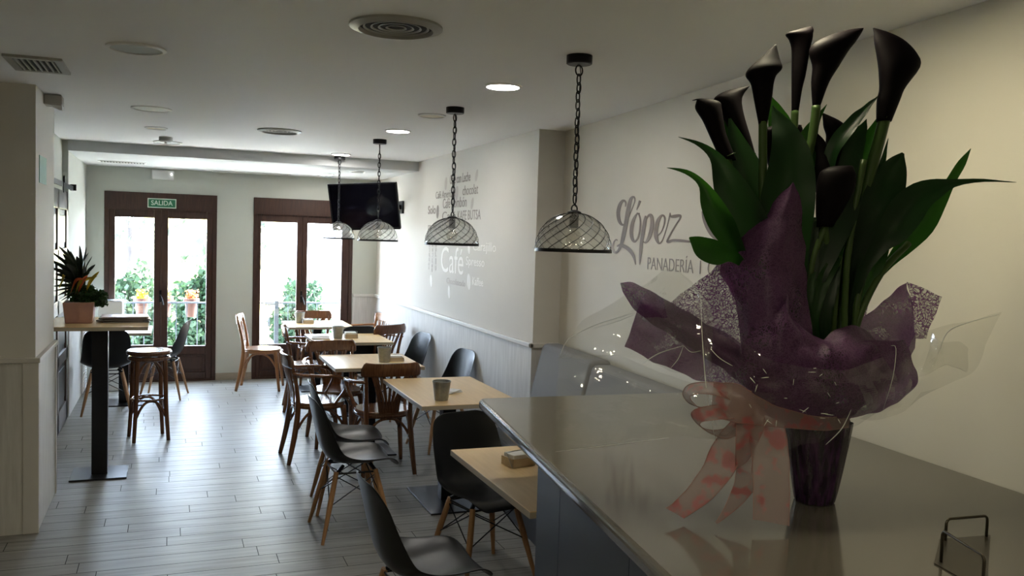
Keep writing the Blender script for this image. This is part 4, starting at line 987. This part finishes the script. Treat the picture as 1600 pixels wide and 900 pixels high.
leaf([(1318, 400, .05, 4), (1330, 300, .05, 7), (1342, 258, .05, 15), (1356, 222, .05, 13), (1364, 203, .05, 7), (1370, 185, .05, .5)], 'leaf', .2)
leaf([(1350, 420, .02, 10), (1368, 290, .02, 8), (1380, 250, .02, 4), (1384, 232, .02, 2), (1388, 216, .02, .3)], 'leaf_dark', .3)
leaf([(1312, 545, 0, 4), (1335, 410, -.02, 16), (1352, 365, -.03, 25), (1372, 324, -.04, 30), (1388, 284, -.03, 26), (1400, 258, -.03, 16), (1411, 239, -.03, 2)], 'leaf_dark', .1)
leaf([(1318, 545, 0, 4), (1342, 440, -.04, 7), (1372, 386, -.06, 13), (1394, 362, -.07, 22), (1412, 334, -.07, 26), (1434, 309, -.07, 22), (1462, 295, -.07, 15), (1492, 286, -.06, 6), (1540, 282, -.05, 2.2), (1588, 285, -.05, .3)], 'leaf_dark', .2)
leaf([(1325, 545, 0, 4), (1347, 467, -.0, 4.5), (1384, 418, .01, 6), (1412, 386, .02, 13), (1441, 353, .02, 17), (1466, 318, .02, 11), (1485, 284, .02, 7), (1502, 256, .02, 6), (1517, 232, .02, .3)], 'leaf', .3)
leaf([(1328, 545, -.02, 4), (1345, 470, -.02, 8), (1362, 420, -.02, 15), (1376, 385, -.02, 13), (1392, 360, -.02, 2)], 'leaf', .2)
leaf([(1285, 545, -.03, 4), (1270, 450, -.05, 16), (1288, 380, -.05, 26), (1318, 330, -.05, 22), (1345, 290, -.05, 3)], 'leaf_dark', .2)
leaf([(1300, 500, .0, 5), (1325, 430, .0, 18), (1345, 370, .0, 24), (1370, 320, .0, 3)], 'leaf_dark', .2)
leaf([(1268, 545, -.04, 3), (1262, 470, -.05, 10), (1264, 410, -.05, 14), (1275, 340, -.05, 3)], 'leaf_dark', .2)
leaf([(1280, 545, -.05, 3), (1272, 500, -.06, 7), (1282, 450, -.06, 10), (1300, 415, -.06, 9), (1320, 385, -.05, 1)], 'leaf', .2)
leaf([(1292, 545, -.05, 3), (1290, 490, -.06, 9), (1302, 440, -.06, 9), (1312, 400, -.05, 1)], 'leaf_dark', .3)
leaf([(1265, 545, -.05, 3), (1261, 500, -.06, 5), (1266, 450, -.06, 6), (1276, 405, -.05, 1)], 'leaf', .2)
for st in ([(1318, 570, -.03), (1322, 430, -.05), (1335, 330, -.05), (1350, 250, -.05)], [(1300, 560, -.02), (1304, 480, -.04), (1312, 400, -.05)], [(1268, 560, -.02), (1262, 480, -.04), (1272, 400, -.05), (1300, 330, -.05)], [(1325, 560, -.02), (1345, 490, -.03), (1378, 425, -.02), (1420, 380, 0)], [(1335, 560, -.02), (1338, 480, -.03), (1352, 420, -.02)]):
    link('stem', MB().tube(catmull([B(*q) for q in st], 14), 5.2*PXM, 8), M['stem'], BQ, smooth=True)

def sheet(rows, m, name, nu=34, nv=34, wr=.008, freq=20., seed=0, crinkle=.0, sol=0):
    R0 = [catmull([B(*q) for q in r], nu) for r in rows]
    cols = [catmull([R0[i][j] for i in range(len(rows))], nv) for j in range(nu+1)]
    G = []
    for j in range(nu+1):
        g = []
        for i in range(nv+1):
            p = cols[j][i]; nz = noise.noise_vector((p+Vector((seed, 0, 0)))*freq)*wr
            if crinkle: 
                q = (p+Vector((0, seed, 0)))*freq*2.2
                nz += noise.noise_vector(q)*crinkle + Vector((1, 1, 1))*abs(noise.noise(q*.7))*crinkle
            g.append(p+nz)
        G.append(g)
    return link(name, MB().grid(G), m, BQ, smooth=not crinkle, solid=sol)
PW = 'wrapping_paper'
sheet([[(1239, 284, -.08), (1240, 283, -.09), (1242, 285, -.08)], [(1180, 347, -.06), (1218, 345, -.11), (1254, 330, -.08)], [(1127, 412, -.04), (1200, 410, -.13), (1258, 395, -.08)],
       [(1148, 470, -.06), (1208, 480, -.15), (1264, 480, -.08)], [(1160, 560, -.08), (1215, 560, -.16), (1272, 535, -.09)], [(1185, 645, -.08), (1225, 655, -.12), (1275, 650, -.09)]], M['purple'], PW, seed=1)
sheet([[(1241, 300, -.03), (1243, 300, -.03), (1245, 300, -.03)], [(1185, 352, .0), (1225, 350, -.02), (1257, 345, -.02)], [(1132, 418, .02), (1200, 420, 0), (1262, 430, -.03)], [(1160, 480, .02), (1215, 500, .0), (1268, 520, -.04)], [(1180, 560, -.02), (1220, 580, -.03), (1268, 575, -.05)]], M['purple'], PW, seed=21)
sheet([[(1126, 412, .03), (1150, 425, .03), (1168, 460, .02)], [(1086, 443, .04), (1125, 480, .03), (1172, 520, .01)], [(1046, 474, .05), (1100, 545, .02), (1172, 590, -.02)]], M['purple_thin'], PW, seed=2)
sheet([[(1000, 472, .02), (1070, 490, 0), (1150, 530, -.04), (1200, 580, -.07)], [(987, 510, .02), (1065, 535, 0), (1150, 575, -.05), (1205, 610, -.08)], [(977, 543, .02), (1070, 585, -.01), (1150, 612, -.06), (1215, 650, -.08)]], M['purple'], PW, seed=3)
sheet([[(970, 443, 0), (1000, 446, .0), (1062, 481, -.02), (1140, 530, -.05), (1205, 580, -.08)], [(970, 444, 0), (996, 465, -.04), (1052, 503, -.06), (1132, 553, -.09), (1200, 605, -.11)], [(970, 445, 0), (990, 482, -.01), (1045, 523, -.03), (1125, 575, -.06), (1195, 628, -.09)]], M['purple'], PW, seed=4)
sheet([[(1280, 530, .02), (1340, 504, .03), (1380, 470, .04), (1418, 441, .05)], [(1285, 575, -.04), (1345, 550, -.03), (1392, 520, 0), (1428, 500, .02)], [(1290, 635, -.06), (1350, 605, -.06), (1400, 575, -.04), (1432, 545, -.01)]], M['purple'], PW, seed=5)
sheet([[(1418, 441, .05), (1446, 452, .03), (1474, 463, .02)], [(1426, 485, .04), (1444, 492, .03), (1461, 497, .02)], [(1430, 530, .03), (1437, 530, .02), (1446, 529, .02)]], M['purple_thin'], PW, seed=6)
sheet([[(1255, 555, -.12), (1330, 536, -.11), (1385, 532, -.09), (1415, 530, -.06)], [(1262, 600, -.15), (1340, 588, -.15), (1398, 575, -.11), (1425, 560, -.06)], [(1280, 645, -.12), (1335, 638, -.13), (1400, 620, -.09), (1434, 597, -.05)], [(1295, 668, -.08), (1332, 650, -.09), (1368, 646, -.07), (1402, 628, -.05)]], M['purple'], PW, seed=7)
sheet([[(1170, 510, -.13), (1222, 480, -.15), (1228, 456, -.15), (1242, 500, -.14), (1285, 528, -.10), (1320, 507, -.06), (1362, 520, -.05)], [(1162, 560, -.15), (1215, 545, -.19), (1230, 540, -.19), (1260, 552, -.18), (1300, 552, -.17), (1340, 545, -.14), (1385, 550, -.10)],
       [(1175, 612, -.13), (1215, 612, -.16), (1240, 612, -.17), (1265, 615, -.17), (1300, 615, -.16), (1335, 610, -.14), (1370, 605, -.10)], [(1215, 655, -.08), (1230, 662, -.1), (1245, 664, -.11), (1260, 666, -.11), (1285, 666, -.11), (1310, 660, -.09), (1328, 655, -.06)]], M['purple'], PW, 44, 26, .012, 22., 8)
sheet([[(1292, 440, .12), (1330, 438, .12), (1366, 447, .12)], [(1290, 485, .10), (1330, 485, .10), (1356, 485, .10)], [(1288, 545, .06), (1330, 545, .06), (1350, 530, .06)]], M['purple_thin'], PW, seed=9)
CE = 'cellophane'
sheet([[(873, 562, .10), (903, 508, .10), (945, 484, .10), (1000, 450, .08), (1047, 419, .06), (1082, 441, .04)], [(885, 560, .06), (930, 530, .05), (980, 515, .02), (1030, 500, -.05), (1080, 495, -.09), (1112, 492, -.11)], [(900, 562, .03), (960, 556, .02), (1010, 566, -.01), (1050, 582, -.06), (1085, 595, -.12), (1108, 605, -.13)]], M['cello'], CE, 30, 30, .006, 9., 11, .004)
sheet([[(873, 555, .05), (960, 556, .0), (1040, 585, -.05), (1105, 605, -.12)], [(868, 612, .02), (960, 612, -.03), (1050, 622, -.09), (1112, 640, -.13)], [(866, 672, .02), (960, 664, -.02), (1060, 655, -.07), (1120, 665, -.12)], [(868, 707, .04), (960, 698, .0), (1060, 684, -.06), (1135, 690, -.10)]], M['cello'], CE, 30, 30, .006, 9., 12, .004)
sheet([[(1082, 441, -.10), (1112, 490, -.17), (1200, 560, -.21), (1300, 580, -.20), (1380, 560, -.14)], [(1100, 540, -.17), (1120, 580, -.22), (1200, 605, -.22), (1310, 605, -.20), (1400, 590, -.14)], [(1106, 620, -.17), (1130, 662, -.21), (1200, 662, -.20), (1320, 650, -.15), (1400, 625, -.10)], [(1118, 680, -.15), (1150, 735, -.16), (1200, 715, -.15), (1285, 690, -.13), (1330, 668, -.10)]], M['cello_front'], CE, 34, 34, .007, 10., 13, .005)
sheet([[(1430, 520, .0), (1490, 508, .02), (1530, 498, .04), (1565, 490, .05)], [(1418, 550, -.04), (1450, 560, 0), (1500, 555, .02), (1545, 530, .04)], [(1418, 600, -.08), (1440, 600, -.04), (1480, 575, -.0), (1520, 582, .02)], [(1345, 655, -.08), (1380, 655, -.07), (1410, 645, -.05), (1440, 612, -.02)]], M['cello'], CE, 30, 30, .006, 9., 14, .005)
sheet([[(1455, 520, .02), (1470, 535, -.02), (1500, 535, -.01), (1513, 545, .0)], [(1450, 550, .02), (1465, 565, -.02), (1495, 565, -.01), (1512, 580, .0)], [(1435, 590, .0), (1450, 585, -.03), (1475, 570, -.02), (1500, 575, .0)]], M['cello'], CE, 20, 20, .004, 12., 15, .003)
# bright creases of the film
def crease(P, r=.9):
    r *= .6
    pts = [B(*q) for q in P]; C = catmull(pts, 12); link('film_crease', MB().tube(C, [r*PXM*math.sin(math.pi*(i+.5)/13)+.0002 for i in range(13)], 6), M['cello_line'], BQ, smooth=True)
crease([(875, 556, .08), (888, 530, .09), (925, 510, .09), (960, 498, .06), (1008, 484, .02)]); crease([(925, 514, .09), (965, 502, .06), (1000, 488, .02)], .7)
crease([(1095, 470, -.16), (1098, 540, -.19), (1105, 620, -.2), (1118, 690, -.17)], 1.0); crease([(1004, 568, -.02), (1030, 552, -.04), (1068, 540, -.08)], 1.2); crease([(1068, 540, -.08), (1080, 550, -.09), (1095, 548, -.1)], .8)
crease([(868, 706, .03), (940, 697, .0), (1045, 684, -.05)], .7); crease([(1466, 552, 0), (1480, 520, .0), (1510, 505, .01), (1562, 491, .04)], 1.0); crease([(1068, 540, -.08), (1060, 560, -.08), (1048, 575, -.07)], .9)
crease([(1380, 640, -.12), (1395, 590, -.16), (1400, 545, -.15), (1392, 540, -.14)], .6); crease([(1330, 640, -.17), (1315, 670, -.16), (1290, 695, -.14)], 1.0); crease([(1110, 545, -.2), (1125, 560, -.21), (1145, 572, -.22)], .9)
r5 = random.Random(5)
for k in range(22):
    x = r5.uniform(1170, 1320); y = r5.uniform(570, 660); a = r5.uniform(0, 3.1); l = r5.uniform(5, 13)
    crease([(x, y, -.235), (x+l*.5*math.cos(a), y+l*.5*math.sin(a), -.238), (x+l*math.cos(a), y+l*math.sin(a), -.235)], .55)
# ribbon
RB = 'ribbon'
def rib(Lp, Rp, n=20, w=3, seed=0, name=RB):
    A = catmull([B(*q) for q in Lp], n); C = catmull([B(*q) for q in Rp], n)
    rows = [[A[i].lerp(C[i], j/w)+noise.noise_vector(A[i].lerp(C[i], j/w)*20+Vector((seed, 0, 0)))*.003 for i in range(n+1)] for j in range(w+1)]
    o = link(name, MB().grid(rows), M['ribbon'], BQ, smooth=True)
    for E_ in (rows[0], rows[-1]): link('ribbon_edge', MB().tube(E_, .0009, 5), M['ribbon_edge'], o)
    return o
rib([(1150, 650, -.15), (1116, 690, -.16), (1095, 735, -.17), (1057, 783, -.19), (1040, 795, -.2)], [(1185, 665, -.15), (1158, 716, -.17), (1137, 752, -.18), (1104, 787, -.2), (1068, 810, -.21)], seed=1)
rib([(1160, 680, -.12), (1152, 730, -.12), (1143, 769, -.18), (1118, 816, -.25)], [(1178, 690, -.12), (1175, 735, -.12), (1176, 770, -.18), (1120, 818, -.26)], seed=2)
rib([(1170, 655, -.19), (1171, 680, -.2), (1175, 719, -.2), (1177, 770, -.22), (1178, 811, -.25)], [(1224, 655, -.18), (1229, 680, -.19), (1233, 719, -.2), (1233, 770, -.22), (1233, 822, -.26)], seed=3)
rib([(1175, 612, -.15), (1120, 597, -.17), (1080, 600, -.17), (1067, 617, -.15), (1085, 634, -.12), (1120, 638, -.12), (1175, 632, -.14)], [(1180, 640, -.19), (1130, 620, -.22), (1092, 615, -.22), (1078, 622, -.19), (1092, 636, -.16), (1125, 645, -.16), (1178, 645, -.17)], 30, seed=4)
rib([(1180, 625, -.16), (1125, 632, -.2), (1085, 640, -.2), (1083, 655, -.17), (1100, 670, -.14), (1130, 670, -.14), (1180, 645, -.16)], [(1182, 650, -.19), (1135, 655, -.23), (1100, 658, -.23), (1095, 665, -.2), (1110, 676, -.17), (1140, 685, -.17), (1182, 655, -.18)], 30, seed=5)
rib([(1115, 600, -.19), (1150, 600, -.22), (1185, 620, -.21), (1230, 640, -.18), (1290, 652, -.13), (1330, 650, -.08)], [(1110, 650, -.19), (1150, 660, -.22), (1190, 665, -.21), (1230, 668, -.18), (1290, 672, -.13), (1325, 668, -.08)], 24, seed=6)
rib([(1135, 620, -.2), (1150, 650, -.21), (1150, 700, -.19), (1148, 735, -.17)], [(1185, 625, -.2), (1195, 660, -.21), (1180, 700, -.19), (1165, 725, -.17)], 16, seed=7)
